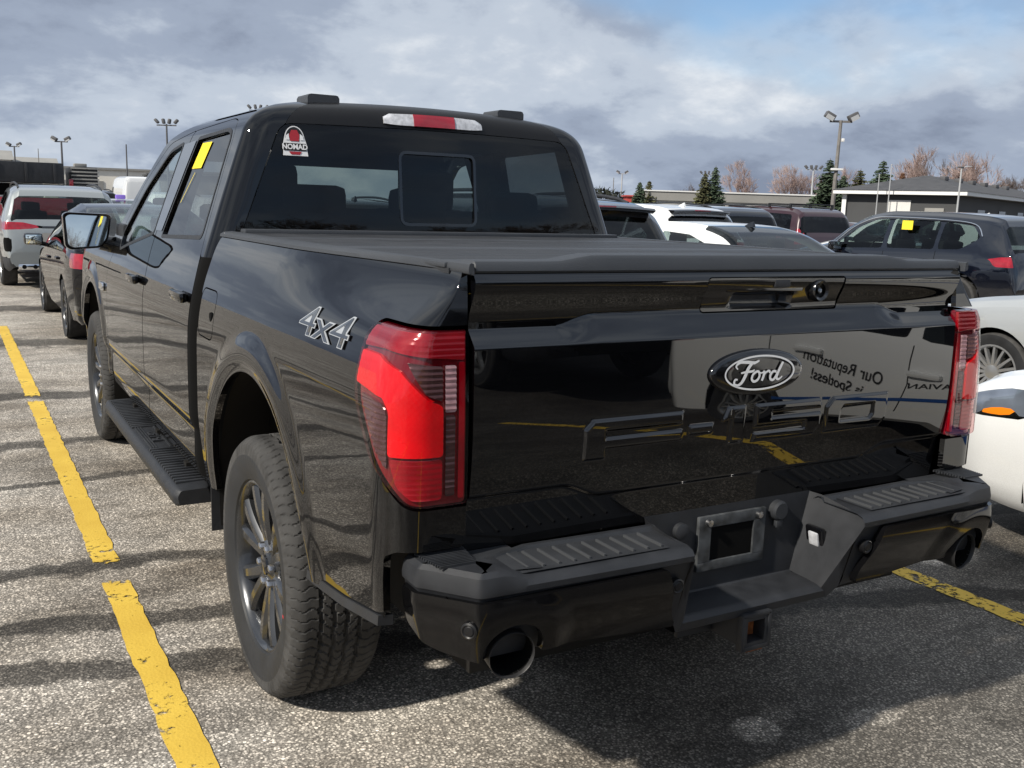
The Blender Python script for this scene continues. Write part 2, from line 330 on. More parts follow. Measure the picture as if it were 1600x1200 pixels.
class MB:
    def __init__(s): s.v = []; s.f = []
    def add(s, v, f):
        b = len(s.v); s.v += [tuple(map(float, q)) for q in v]; s.f += [tuple(b+i for i in q) for q in f]; return s
    def box(s, c, d, rot=None, bev=0.0):
        x, y, z = d[0]/2, d[1]/2, d[2]/2
        if bev <= 0:
            v = [(a*x, b*y, e*z) for a in (-1, 1) for b in (-1, 1) for e in (-1, 1)]
            f = [(0, 1, 3, 2), (4, 6, 7, 5), (0, 4, 5, 1), (2, 3, 7, 6), (0, 2, 6, 4), (1, 5, 7, 3)]
        else:
            bm = bmesh.new(); bmesh.ops.create_cube(bm, size=1)
            for q in bm.verts: q.co = Vector((q.co.x*2*x, q.co.y*2*y, q.co.z*2*z))
            bmesh.ops.bevel(bm, geom=bm.edges[:], offset=min(bev, .45*min(d)), segments=2, affect='EDGES', profile=.6)
            bm.verts.index_update(); v = [tuple(q.co) for q in bm.verts]; f = [tuple(q.index for q in p.verts) for p in bm.faces]; bm.free()
        m = rot if rot is not None else Matrix.Identity(3)
        return s.add([tuple(m @ Vector(q)+Vector(c)) for q in v], f)
    def tube(s, pts, rad, n=8, cap=True):
        pts = [Vector(p) for p in pts]; k = len(pts); rad = rad if hasattr(rad, '__len__') else [rad]*k
        v = []; f = []; ref = None
        for i, p in enumerate(pts):
            t = (pts[min(i+1, k-1)]-pts[max(i-1, 0)]).normalized()
            if ref is None: ref = Vector((0, 0, 1)) if abs(t.z) < .9 else Vector((1, 0, 0))
            a = t.cross(ref).normalized(); b = a.cross(t).normalized(); ref = b
            for j in range(n):
                q = 2*math.pi*j/n; v.append(p+a*(math.cos(q)*rad[i])+b*(math.sin(q)*rad[i]))
        for i in range(k-1):
            for j in range(n): f.append((i*n+j, i*n+(j+1) % n, (i+1)*n+(j+1) % n, (i+1)*n+j))
        if cap: f.append(tuple(range(n-1, -1, -1))); f.append(tuple(range((k-1)*n, k*n)))
        return s.add(v, f)
    def lathe(s, prof, n=32, axis='x', c=(0, 0, 0), close=False):
        """prof: (offset along axis, radius)"""
        v = []; f = []; k = len(prof)
        for j in range(n):
            a = 2*math.pi*j/n; ca, sa = math.cos(a), math.sin(a)
            for (h, r) in prof:
                q = {'x': (h, r*ca, r*sa), 'y': (r*ca, h, r*sa), 'z': (r*ca, r*sa, h)}[axis]
                v.append((q[0]+c[0], q[1]+c[1], q[2]+c[2]))
        for j in range(n):
            for i in range(k-1 if not close else k): f.append((j*k+i, ((j+1) % n)*k+i, ((j+1) % n)*k+(i+1) % k, j*k+(i+1) % k))
        return s.add(v, f)
    def prism(s, poly, fn0, fn1):
        """polygon in 2D -> two caps through fn0 / fn1 and walls"""
        n = len(poly); v = [fn0(*p) for p in poly]+[fn1(*p) for p in poly]
        f = [tuple(range(n-1, -1, -1)), tuple(range(n, 2*n))]+[(i, (i+1) % n, n+(i+1) % n, n+i) for i in range(n)]
        return s.add(v, f)
    def loft(s, rings, closed=False, caps=False):
        n = len(rings[0]); v = [p for r in rings for p in r]; f = []
        for i in range(len(rings)-1):
            for j in range(n if closed else n-1): f.append((i*n+j, i*n+(j+1) % n, (i+1)*n+(j+1) % n, (i+1)*n+j))
        if caps: f.append(tuple(range(n-1, -1, -1))); f.append(tuple(range((len(rings)-1)*n, len(rings)*n)))
        return s.add(v, f)
    def xf(s, m):
        s.v = [tuple(m @ Vector(q)) for q in s.v]; return s
    def build(s, name, mat, parent=None, sharp=38, loc=None): return mk(name, s.v, s.f, mat, parent, sharp, loc)
def clip(P, S):
    """keep the part of grid P (n,m,3) where S>0"""
    n, m = S.shape; V = []; F = []; vid = {}; eid = {}
    flat = P.reshape(-1, 3); sf = S.ravel()
    def gv(k):
        if k not in vid: vid[k] = len(V); V.append(tuple(flat[k]))
        return vid[k]
    def ge(a, b):
        k = (a, b) if a < b else (b, a)
        if k not in eid:
            t = sf[k[0]]/(sf[k[0]]-sf[k[1]]); t = min(max(t, .001), .999)
            eid[k] = len(V); V.append(tuple(flat[k[0]]*(1-t)+flat[k[1]]*t))
        return eid[k]
    ins = S > 0
    cnt = ins[:-1, :-1].astype(int)+ins[1:, :-1]+ins[1:, 1:]+ins[:-1, 1:]
    for i, j in zip(*np.nonzero(cnt)):
        q = (i*m+j, (i+1)*m+j, (i+1)*m+j+1, i*m+j+1); poly = []
        for k in range(4):
            a, b = q[k], q[(k+1) % 4]
            if sf[a] > 0: poly.append(gv(a))
            if (sf[a] > 0) != (sf[b] > 0): poly.append(ge(a, b))
        if len(poly) >= 3: F.append(tuple(poly))
    return V, F
def rim(V, F, off):
    """fold the open edge of a panel inwards: off(v)->vector"""
    cnt = {}
    for f in F:
        for i in range(len(f)):
            a, b = f[i], f[(i+1) % len(f)]; k = (min(a, b), max(a, b)); cnt.setdefault(k, []).append((a, b))
    V = list(V); F = list(F); new = {}
    for k, l in cnt.items():
        if len(l) != 1: continue
        a, b = l[0]
        for q in (a, b):
            if q not in new: new[q] = len(V); o = off(V[q]); V.append((V[q][0]+o[0], V[q][1]+o[1], V[q][2]+o[2]))
        F.append((b, a, new[a], new[b]))
    return V, F
def poly_sdf(poly, X, Y):
    """signed distance, >0 inside"""
    p = np.array(poly, float); n = len(p); d = np.full(X.shape, 1e9); ins = np.zeros(X.shape, bool)
    for i in range(n):
        a, b = p[i], p[(i+1) % n]; e = b-a; wx, wy = X-a[0], Y-a[1]
        t = np.clip((wx*e[0]+wy*e[1])/max(e@e, 1e-12), 0, 1)
        d = np.minimum(d, (wx-e[0]*t)**2+(wy-e[1]*t)**2)
        c = ((a[1] > Y) != (b[1] > Y)) & (X < (b[0]-a[0])*(Y-a[1])/((b[1]-a[1]) if b[1] != a[1] else 1e-12)+a[0]); ins ^= c
    d = np.sqrt(d); return np.where(ins, d, -d)
def rnd_poly(poly, r, n=4):
    """round the corners of a polygon"""
    out = []; k = len(poly); r = r if hasattr(r, '__len__') else [r]*k
    for i in range(k):
        p = Vector(poly[i]); a = Vector(poly[i-1])-p; b = Vector(poly[(i+1) % k])-p
        q = min(r[i], .45*a.length, .45*b.length)
        A = p+a.normalized()*q; B = p+b.normalized()*q
        for j in range(n+1):
            t = j/n; out.append(tuple(A*(1-t)**2+p*2*t*(1-t)+B*t*t))
    return out
def interp(tab):
    xs = [a for a, b in tab]; ys = [b for a, b in tab]
    # monotone-ish smooth interpolation
    xs = np.array(xs); ys = np.array(ys)
    d = np.diff(ys)/np.diff(xs); m = np.zeros(len(xs)); m[0], m[-1] = d[0], d[-1]
    for i in range(1, len(xs)-1): m[i] = 0 if d[i-1]*d[i] <= 0 else 2*d[i-1]*d[i]/(d[i-1]+d[i])
    def f(x):
        x = np.clip(np.asarray(x, float), xs[0], xs[-1]); i = np.clip(np.searchsorted(xs, x)-1, 0, len(xs)-2)
        h = xs[i+1]-xs[i]; t = (x-xs[i])/h
        return (2*t**3-3*t**2+1)*ys[i]+(t**3-2*t**2+t)*h*m[i]+(-2*t**3+3*t**2)*ys[i+1]+(t**3-t**2)*h*m[i+1]
    return f
def sstep(a, b, x):
    t = np.clip((x-a)/(b-a), 0, 1); return t*t*(3-2*t)
def text_mesh(body, size=1.0, shear=0.0, extrude=0.0, offset=0.0, spacing=1.0, bevel=0.0, outline=False):
    c = bpy.data.curves.new('t', 'FONT'); c.body = body; c.size = size; c.shear = shear; c.extrude = extrude; c.offset = offset; c.space_character = spacing
    c.align_x = 'CENTER'; c.align_y = 'CENTER'; c.resolution_u = 4
    if bevel: c.bevel_depth = bevel; c.bevel_resolution = 0
    if outline: c.fill_mode = 'NONE' if hasattr(c, 'fill_mode') else c.fill_mode
    o = bpy.data.objects.new('t', c); C.objects.link(o); bpy.context.view_layer.update()
    dg = bpy.context.evaluated_depsgraph_get(); me = bpy.data.meshes.new_from_object(o.evaluated_get(dg))
    v = [tuple(q.co) for q in me.vertices]; f = [tuple(p.vertices) for p in me.polygons]
    bpy.data.objects.remove(o); bpy.data.meshes.remove(me); bpy.data.curves.remove(c)
    return v, f
def catmull(pts, n=6, closed=False):
    P = [Vector(p) for p in pts]; k = len(P); out = []
    for i in range(k if closed else k-1):
        if closed: a, b, c, d = P[i-1], P[i], P[(i+1) % k], P[(i+2) % k]
        else: a, b, c, d = P[max(i-1, 0)], P[i], P[i+1], P[min(i+2, k-1)]
        for j in range(n):
            t = j/n; out.append(.5*((2*b)+(c-a)*t+(2*a-5*b+4*c-d)*t*t+(3*b-a-3*c+d)*t**3))
    if not closed: out.append(P[-1])
    return out
def ribbon(pts, wid, n=6, closed=False):
    """flat 2D stroke -> verts (x,y), faces"""
    p = catmull(pts, n, closed); k = len(p)
    w = wid if hasattr(wid, '__len__') else [wid]*len(pts)
    W = []
    for i in range(k):
        s = i/n; a = int(s) % len(w); b = min(a+1, len(w)-1) if not closed else (a+1) % len(w); W.append(w[a]+(w[b]-w[a])*(s-int(s)))
    v = []; f = []
    for i in range(k):
        t = (p[(i+1) % k if closed else min(i+1, k-1)]-p[i-1 if closed else max(i-1, 0)]); t = t.normalized() if t.length else Vector((1, 0)); nn = Vector((-t.y, t.x))
        v += [tuple(p[i]+nn*W[i]/2), tuple(p[i]-nn*W[i]/2)]
    for i in range(k if closed else k-1): a = 2*i; b = 2*((i+1) % k); f.append((a, a+1, b+1, b))
    return v, f
# ================================================================== the pickup truck (tailgate face near y=0, nose towards +y)
truck = thing('pickup_truck', 'big glossy black crew cab pickup truck in the foreground, seen from behind', 'pickup truck')
truck_parts = []
def T(name, V, F, mat, sharp=38, parent=None):
    o = mk(name, V, F, mat, parent or truck, sharp); return o
def flipx(V, F): return [(-v[0], v[1], v[2]) for v in V], [tuple(reversed(f)) for f in F]
def both(name, V, F, mat, sharp=38):
    a = T(name, V, F, mat, sharp); V2, F2 = flipx(V, F); b = T(name, V2, F2, mat, sharp); return a, b

# ---------- body side behind the cab: one wrapped surface (u runs from the tailgate gap round the corner and forward)
in_bed = interp([(.45, .034), (.60, .014), (.78, .0), (1.0, .002), (1.10, .008), (1.17, .019), (1.24, .036), (1.31, .059), (1.37, .082), (1.41, .104)])
RW, FW = (1.12, .48), (4.80, .47)
def flare(y, z, c, k=.013):
    d = np.hypot(y-c[0], z-c[1]); return k*sstep(.67, .595, d)-.010*sstep(.585, .54, d)
def bed(u, z, off=0.0):
    u = np.asarray(u, float); z = np.asarray(z, float)
    a = np.clip((u-.088)/.1, 0, math.pi/2)
    x = np.where(u < .088, -.812-u, -.90-.1*np.sin(a)); y = np.where(u < .088, .012, .112-.1*np.cos(a))+np.maximum(u-.2451, 0)
    nx, ny = np.sin(a), np.cos(a); i = in_bed(z)
    fl = flare(y, z, RW)*np.where(u > .3, 1, 0)
    o = off+fl
    xx = x+nx*(i-o); yy = y+ny*(i*.25-off); tp = .88*sstep(1.05, -.05, yy)*sstep(1.245, 1.415, z)
    return np.stack([-(.812+(-xx-.812)*(1-tp)), yy, z+0*x], -1)
ug = np.concatenate([np.linspace(.003, .088, 8)[:-1], np.linspace(.088, .246, 20)[:-1], np.linspace(.246, 1.99, 150)])
zg = np.linspace(.47, 1.41, 90)
U, Z = np.meshgrid(ug, zg, indexing='ij'); YB = U-.1331
lamp_poly = rnd_poly([(.006, 1.283), (.352, 1.283), (.360, 1.13), (.180, .945), (.140, .903), (.006, .903)], [.004, .02, .06, .05, .04, .01])
lampS = poly_sdf(lamp_poly, U, Z)
bed_out = poly_sdf([(.003, .80), (.165, .80), (.195, .785), (.205, .632), (.45, .585), (.70, .555), (1.75, .50), (1.966, .50), (1.966, 1.405), (.003, 1.405)], U, Z)
fuel_poly = rnd_poly([(1.735, 1.055), (1.955, 1.055), (1.955, 1.225), (1.735, 1.225)], .04)
fuelS = poly_sdf(fuel_poly, U, Z)
archS = np.hypot(YB-RW[0], Z-RW[1])-.54
S = np.minimum.reduce([bed_out, archS, -lampS-.010, -fuelS-.0025])
inward = lambda v: ((.022 if v[0] < 0 else -.022)*(1 if abs(v[0]) > .9 else .3), .012 if v[1] < .2 else 0, 0)
V, F = clip(bed(U, Z), S); V, F = rim(V, F, inward)
both('bed_side', V, F, 'black_paint')
V, F = clip(bed(U, Z), fuelS-.0025); V, F = rim(V, F, inward)
fd = T('fuel_door', V, F, 'black_paint')
p = bed(1.775, 1.135)
MB().lathe([(-.003, 0), (-.003, .016), (.004, .018)], 16, 'x', (float(p[0]), float(p[1]), float(p[2]))).build('finger_recess', 'cavity', fd)
# dark trim along the bottom of the quarter behind the wheel
m = MB(); yy = np.linspace(.075, .60, 12)
rings = []
for y in yy:
    zb = float(np.interp(y, [.07, .32, .57], [.632, .585, .556])); xx = -1.0+float(in_bed(zb))
    rings.append([(xx-.006, y, zb+.014), (xx-.008, y, zb-.010), (xx+.03, y, zb-.014), (xx+.03, y, zb+.01)])
m.loft(rings, True, True); both('quarter_trim', m.v, m.f, 'matte_plastic')

# wheel arch liners
def liner(c, r, x0, x1, a1=192):
    m = MB(); rings = []
    for x in np.linspace(x0, x1, 5): rings.append([(x, c[0]+r*math.cos(a), c[1]+r*math.sin(a)) for a in np.linspace(R(-12), R(a1), 28)])
    m.loft(rings); base = len(m.v)
    m.add([(x1, c[0]+r*math.cos(a), c[1]+r*math.sin(a)) for a in np.linspace(R(-12), R(a1), 28)], [tuple(range(28))]); return m
for c in (RW, FW):
    m = liner(c, .552, -.965, -.56, 163 if c is RW else 192); both('wheel_arch_liner', m.v, m.f, 'underbody')
m = MB(); m.box((-.93, 1.72, .43), (.11, .008, .20)); both('mud_flap', m.v, m.f, 'matte_plastic')

# ---------- tail lights
def lampgrid(poly, off, wave=0.0, inset=0.0, step=.004):
    p = np.array(poly); u = np.arange(p[:, 0].min()-.005, p[:, 0].max()+.006, step); z = np.arange(p[:, 1].min()-.005, p[:, 1].max()+.006, step)
    U, Z = np.meshgrid(u, z, indexing='ij'); o = off+(wave*np.sin(Z*2*math.pi/.0125) if wave < .5 else .0006*np.cos(U*2*math.pi/.016)*np.cos(Z*2*math.pi/.016))
    V, F = clip(bed(U, Z, o), poly_sdf(poly, U, Z)-inset); return rim(V, F, lambda v: (.014 if v[0] < -.9 else .004, .012, 0))
for side in (-1, 1):
    base = None
    for nm, poly, off, mat, wv in [
        ('tail_light', lamp_poly, -.004, 'lamp_dark_red', 0),
        ('top_lens', [(.012, 1.278), (.346, 1.278), (.356, 1.232), (.24, 1.238), (.012, 1.220)], .004, 'lamp_red', .0006),
        ('side_lens', [(.012, 1.216), (.026, 1.216), (.026, .915), (.012, .915)], .003, 'lamp_red', 0),
        ('brake_lens', rnd_poly([(.358, 1.222), (.26, 1.222), (.172, 1.196), (.100, 1.136), (.064, 1.122), (.064, 1.012), (.186, 1.012), (.190, 1.108), (.212, 1.136), (.358, 1.150)], .008), .0055, 'lamp_bright', 1),
        ('lower_lens', rnd_poly([(.186, 1.006), (.064, 1.006), (.064, .916), (.132, .916), (.166, .945)], .01), .002, 'lamp_red', .0008),
        ('smoked_panel', [(.064, 1.207), (.160, 1.216), (.104, 1.148), (.064, 1.132)], .002, 'lamp_smoke', .0016),
        ('smoked_panel', rnd_poly([(.330, 1.130), (.216, 1.122), (.198, 1.104), (.190, .980), (.200, .990)], .012), .002, 'lamp_smoke', .0016),
        ('reverse_lens', [(.032, 1.209), (.058, 1.209), (.058, 1.108), (.032, 1.108)], .003, 'lamp_clear', .0014),
        ('marker_strip', [(.034, 1.100), (.056, 1.100), (.056, .922), (.034, .922)], .002, 'lamp_smoke', .0012),
        ('outer_lens', lamp_poly, .0105, 'glass_lamp', 0)]:
        V, F = lampgrid(poly, off, wv)
        if side > 0: V, F = flipx(V, F)
        o = T(nm, V, F, mat, 45, base); 
        if base is None: base = o

# ---------- tailgate
xs = np.linspace(-.803, .803, 560); zs = np.linspace(.772, 1.402, 236)
X, Z = np.meshgrid(xs, zs, indexing='ij')
zA = 1.281+.030*sstep(.585, .47, np.abs(X)); zB = 1.243+0*X
zC = .872+.036*sstep(.44, .56, np.abs(X))
lowY = .010+(Z-1.1)*.010+.50*np.clip(1.075-Z, 0, .125)**2+.125*np.maximum(.95-Z, 0)+.010*sstep(zC+.003, zC-.010, Z)
recY = .044-.030*sstep(1.295, 1.384, Z)+.010*sstep(1.384, 1.404, Z)
tt = np.clip((Z-zB)/(zA-zB), 0, 1); blend = tt*tt*(3-2*tt)*.25+tt*.75
Yt = np.where(Z < zB, lowY, np.where(Z > zA, recY, lowY*(1-blend)+recY*blend))
# pressed lettering, shallow steps in the sheet
L0, L1 = .962, 1.060
def slab(*p): return poly_sdf(p, X, Z)
w = .030
letters = [
    np.maximum.reduce([slab((-.51, L0), (-.445, L0), (-.445, L1), (-.485, L1), (-.51, L1-.022)), slab((-.49, L1-w), (-.215, L1-w), (-.215, L1), (-.49, L1)), slab((-.46, L0+.025), (-.215, L0+.025), (-.215, L0+.052), (-.46, L0+.052))]),
    slab((-.195, L0+.036), (-.115, L0+.036), (-.115, L0+.060), (-.195, L0+.060)),
    np.maximum(slab((-.060, L0), (-.010, L0), (-.010, L1), (-.060, L1)), slab((-.085, L1-.035), (-.055, L1-.028), (-.055, L1), (-.070, L1))),
    np.minimum(slab((.025, L0), (.245, L0), (.268, L0+.022), (.268, L0+.066), (.262, L1), (.025, L1)), -np.maximum(slab((.085, L0+.060), (.30, L0+.060), (.30, L0+.075), (.085, L0+.075)), slab((.0, L0+.022), (.205, L0+.022), (.205, L0+.038), (.0, L0+.038)))),
    np.minimum(slab((.285, L0), (.505, L0), (.530, L0+.024), (.530, L1), (.31, L1), (.285, L1-.024)), -slab((.345, L0+.030), (.462, L0+.030), (.470, L0+.040), (.470, L1-.030), (.352, L1-.030), (.345, L1-.04)))]
let = np.maximum.reduce(letters)
Yt = Yt-.0065*sstep(-.0015, .0065, let)
P = np.stack([X, Yt, Z], -1)
handS = poly_sdf(rnd_poly([(-.158, 1.299), (.325, 1.299), (.325, 1.3905), (-.158, 1.3905)], .012), X, Z)
Sg = np.minimum(poly_sdf(rnd_poly([(-.803, .772), (.803, .772), (.803, 1.402), (-.803, 1.402)], .006), X, Z)+.0006, -handS)
V, F = clip(P, Sg); V, F = rim(V, F, lambda v: (0, .025, 0))
tg = T('tailgate', V, F, 'black_paint_tailgate', 30)
# top cap (matte), with a raised middle
rings = []
for x in np.concatenate([[-.806, -.80], np.linspace(-.66, .66, 34), [.80, .806]]):
    zt = 1.431+.014*sstep(.60, .49, abs(x)); e = .006 if abs(x) > .803 else 0
    rings.append([(x, .045+e, 1.4035+e), (x, .023+e, 1.4038), (x, .019+e, 1.409), (x, .021+e, zt-.009), (x, .027+e, zt-.002-e), (x, .038, zt-e), (x, .085, zt-e), (x, .09, 1.40)])
m = MB(); m.loft(rings, True, True); m.build('top_cap', 'cap_plastic', tg)
# handle insert
hp = MB(); xh = np.linspace(-.154, .321, 60); zh = np.linspace(1.3025, 1.388, 24); XH, ZH = np.meshgrid(xh, zh, indexing='ij')
pocket = poly_sdf(rnd_poly([(-.06, 1.306), (.15, 1.306), (.15, 1.352), (-.06, 1.352)], .012), XH, ZH)
YH = .042-.026*sstep(1.31, 1.386, ZH)+.03*sstep(0, .012, pocket)
V, F = clip(np.stack([XH, YH, ZH], -1), poly_sdf(rnd_poly([(-.1545, 1.3025), (.3215, 1.3025), (.3215, 1.388), (-.1545, 1.388)], .010), XH, ZH)+.0005)
V, F = rim(V, F, lambda v: (0, .03, 0)); hd = mk('tailgate_handle', V, F, 'gloss_black', truck)
MB().box((.045, .034, 1.366), (.27, .022, .030), None, .006).build('handle_bar', 'gloss_black', hd)
MB().box((.095, .022, 1.372), (.055, .016, .022), None, .006).build('latch_button', 'matte_plastic', hd)
m = MB(); m.lathe([(.050, .030), (.016, .030), (.010, .026), (.014, .019), (.028, .017), (.026, .010), (.018, .008), (.016, 0)], 24, 'y', (.232, 0, 1.352)); cm = m.build('rear_camera', 'gloss_black', truck)
m = MB(); m.lathe([(.017, .0065), (.0145, .005), (.0138, 0)], 16, 'y', (.232, 0, 1.352)); m.build('lens', 'headlamp', cm)
# oval badge with script lettering
bc = (.018, 1.147)
def on_gate(x, z, off): return (x, .010+(z-1.1)*.010+.50*max(1.075-z, 0)**2-off, z)
def ell(a, b, n=48): return [(a*math.cos(2*math.pi*i/n), b*math.sin(2*math.pi*i/n)) for i in range(n)]
m = MB(); m.loft([[on_gate(bc[0]+x*s, bc[1]+z*s, o) for x, z in ell(.160, .060)] for s, o in ((1, 0), (.995, .006), (.97, .010), (.90, .0125), (.6, .0135))], True, False)
m.add([on_gate(bc[0]+x*.6, bc[1]+z*.6, .0135) for x, z in ell(.160, .060)], [tuple(range(48))])
bd = m.build('oval_badge', 'gloss_black', truck, 60)
def flat(name, strokes, mat, off, sx=1.0, sz=1.0, parent=None):
    m = MB()
    for k, (pts, wd, cl) in enumerate(strokes):
        v, f = ribbon(pts, wd, 7, cl); m.add([on_gate(bc[0]+x*sx, bc[1]+z*sz, off+.0002*k) for x, z in v], f)
    return m.build(name, mat, parent)
flat('oval_ring', [(ell(.118, .0435, 40), .0048, True)], 'white_print', .0165, parent=bd)
# script: points in units of metres on the badge
st = [
    # big F: top bar with curl, stem and hook, middle bar
    ([(-.072, .012), (-.078, .020), (-.066, .029), (-.044, .0285), (-.022, .026), (-.006, .031)], [.003, .005, .007, .008, .008, .004], False),
    ([(-.028, .026), (-.040, .012), (-.048, -.006), (-.058, -.022), (-.070, -.028), (-.081, -.024), (-.079, -.014), (-.071, -.014)], [.008, .009, .0095, .008, .006, .006, .006, .004], False),
    ([(-.062, .002), (-.044, .004), (-.026, .005), (-.020, .009)], [.004, .006, .006, .003], False),
    # o
    ([(-.014, .003), (-.024, -.004), (-.027, -.015), (-.020, -.0215), (-.009, -.018), (-.003, -.008), (-.006, .002)], [.0065]*7, True),
    ([(-.006, .001), (.004, -.001), (.012, .004)], [.004, .004, .004], False),
    # r
    ([(.012, .004), (.010, -.008), (.005, -.021)], [.006, .0075, .0065], False),
    ([(.008, -.010), (.017, .000), (.026, .003), (.030, -.002)], [.004, .005, .006, .006], False),
    # d
    ([(.050, .000), (.040, .001), (.032, -.007), (.032, -.018), (.041, -.0205), (.050, -.011), (.054, -.002)], [.0065]*7, False),
    ([(.070, .024), (.062, .010), (.054, -.006), (.052, -.017), (.060, -.020), (.070, -.013)], [.0065, .0075, .0075, .007, .005, .003], False)]
flat('script_lettering', st, 'white_print', .0168, 1.08, 1.02, bd)

# ---------- rear bumper
YB0 = -.155
_uu = np.linspace(0, 1.2, 2401); _th = R(52)*sstep(.825, .865, _uu)+R(38)*sstep(.985, 1.03, _uu)
_bx = -np.concatenate([[0], np.cumsum(np.cos(_th[:-1])*.0005)]); _by = YB0+np.concatenate([[0], np.cumsum(np.sin(_th[:-1])*.0005)])
def bplan(u):
    """u: distance along the rear face from x=0 outwards (left side), round the chamfered corner, then forward"""
    u = np.asarray(u, float); x, y, t = np.interp(u, _uu, _bx), np.interp(u, _uu, _by), np.interp(u, _uu, _th)
    bow = .018*np.clip(u/.85, 0, 1)**2
    return x, y+bow*np.cos(t), np.sin(t), np.cos(t)
def bump(u, n, z):
    x, y, nx, ny = bplan(u); lim = n*np.interp(u, [.66, .86], [1.0, .56])
    return np.stack([x-nx*lim, y-ny*lim, z+0*x], -1)
def face_n(z): return -.050*sstep(.71, .55, np.asarray(z, float))-.012*sstep(.735, .76, np.asarray(z, float))
us = np.concatenate([np.linspace(.29, .81, 50), np.linspace(.82, 1.06, 30), [1.075, 1.09]])
# matte shell: top shelf, edge, and lower valance
rings = []
for u in us:
    e = float(sstep(.72, .80, u)); rise = .018*e; vz = float(np.interp(u, [.29, .6, .9, 1.1], [.552, .566, .585, .620]))
    prof = [(-.185, .766), (-.168, .778), (-.155, .778), (-.146, .768+rise), (-.03, .768+rise), (-.010, .762+rise*.8), (0, .750), (-.002, .736), (-.012, .730), (-.030, .68), (-.058, vz+.02), (-.066, vz), (-.12, vz-.005)]
    rings.append([tuple(bump(u, n, z)) for n, z in prof])
m = MB(); m.loft(rings); 
# inner slope of the step well, on one side
bumper_l = m
i0 = rings[0]
well = MB()
wtop_b, wtop_f = (-.315, .03, .785), tuple(bump(.29, -.004, .752)); 
sl = [[(-.290, .045, .785), (-.236, .045, .560)], [(-.300, .010, .783), (-.236, .020, .558)], [(-.300, -.10, .768), (-.236, -.02, .557)], [tuple(bump(.30, -.01, .758)), (-.236, -.056, .555)], [tuple(bump(.29, .002, .742)), (-.240, -.070, .548)], [tuple(bump(.285, -.03, .68)), (-.250, -.074, .535)], [tuple(bump(.288, -.066, .552)), (-.262, -.068, .515)]]
well.loft([[a, tuple(.5*(Vector(a)+Vector(b))), b] for a, b in sl])
V = m.v+well.v; F = m.f+[tuple(i+len(m.v) for i in f) for f in well.f]
V2, F2 = flipx(V, F)
ctr = MB()
xc = np.linspace(-.275, .275, 12)
ctr.loft([[(x*1.08, .045, .795), (x*1.06, .045, .785), (x*.86, .045, .562), (x*.86, .040, .558), (x*.862, -.054, .555), (x*.865, -.067, .550), (x*.90, -.074, .540), (x*.955, -.069, .519), (x*.955, -.06, .513), (x*.955, .02, .51)] for x in xc])
allv = V+V2+ctr.v; allf = F+[tuple(i+len(V) for i in f) for f in F2]+[tuple(i+len(V)+len(V2) for i in f) for f in ctr.f]
bumper = T('rear_bumper', allv, allf, 'matte_plastic', 35)
# glossy face panels with the exhaust cut-out
ug2 = np.concatenate([np.linspace(.28, .85, 90)[:-1], np.linspace(.85, 1.085, 36)]); zg2 = np.linspace(.50, .76, 60)
UF, ZF = np.meshgrid(ug2, zg2, indexing='ij')
gp = rnd_poly([(.368, .730), (1.078, .724), (1.078, .632), (.95, .588), (.60, .578), (.312, .566)], [.012, .012, .012, .03, .05, .012])
bulge = np.hypot((UF-.765), (ZF-.598))
nF = face_n(ZF)+.007+.012*sstep(.165, .105, bulge)+.02*sstep(.62, .52, ZF)*sstep(.66, .30, UF)
exS = np.hypot(UF-.765, ZF-.590)-.078
V, F = clip(bump(UF, nF, ZF), np.minimum(poly_sdf(gp, UF, ZF), exS))
V, F = rim(V, F, lambda v: (.02 if v[0] < -.9 else 0, .022, 0))
a = T('bumper_face', V, F, 'bumper_gloss', 40, bumper); V2, F2 = flipx(V, F); T('bumper_face', V2, F2, 'bumper_gloss', 40, bumper)
# step pads: each rib a thin bar, plus the ribbed corner pads
for sd in (-1, 1):
    m = MB()
    for i in range(11):
        x = .36+i*.040; q = bump(x, 0, .77); y0 = float(q[1])
        MB().box((sd*x, y0+.085, .7735), (.0045, .095, .006)).build('step_rib', 'rib_grey', bumper)
    pass
    m = MB(); c0 = bump(.40, 0, .77)
    m.add([(sd*.345, float(c0[1])+.026, .7705), (sd*.79, float(c0[1])+.030, .7715), (sd*.79, .005, .7715), (sd*.345, .005, .7705)], [(0, 1, 2, 3)]); m.build('step_pad', 'pad_plastic', bumper)
    m = MB()
    for i in range(12):
        y = -.058+i*.0085; m.box((sd*.868, y, .7885), (.085+.003*i, .0042, .006))
    m.build('corner_ribs', 'pad_plastic', bumper)['kind'] = 'stuff'
    m = MB(); m.add([(sd*.69, -.115, .774), (sd*.845, -.095, .778), (sd*.925, .0, .778), (sd*.93, .045, .774), (sd*.69, .045, .774)], [(0, 1, 2, 3, 4)]); m.build('corner_pad', 'pad_plastic', bumper)
# parking sensors
for sd in (-1, 1):
    for u, z, n in ((.875, .665, .012), (.325, .675, -.016)):
        x, y, nx, ny = [float(q) for q in bplan(u)]; c = bump(u, n, z); d = Vector((-nx, -ny, 0)); rot = d.to_track_quat('Z', 'Y').to_matrix()
        m = MB(); m.lathe([(-.01, .019), (.004, .019), (.006, .015), (.004, .012), (.006, .010), (.0065, 0)], 20, 'z'); mm = Matrix.Translation(Vector((float(c[0]), float(c[1]), z))) @ rot.to_4x4(); m.xf(mm)
        if sd > 0: m.v = [(-v[0], v[1], v[2]) for v in m.v]
        s_ = m.build('parking_sensor', 'header_trim', bumper)
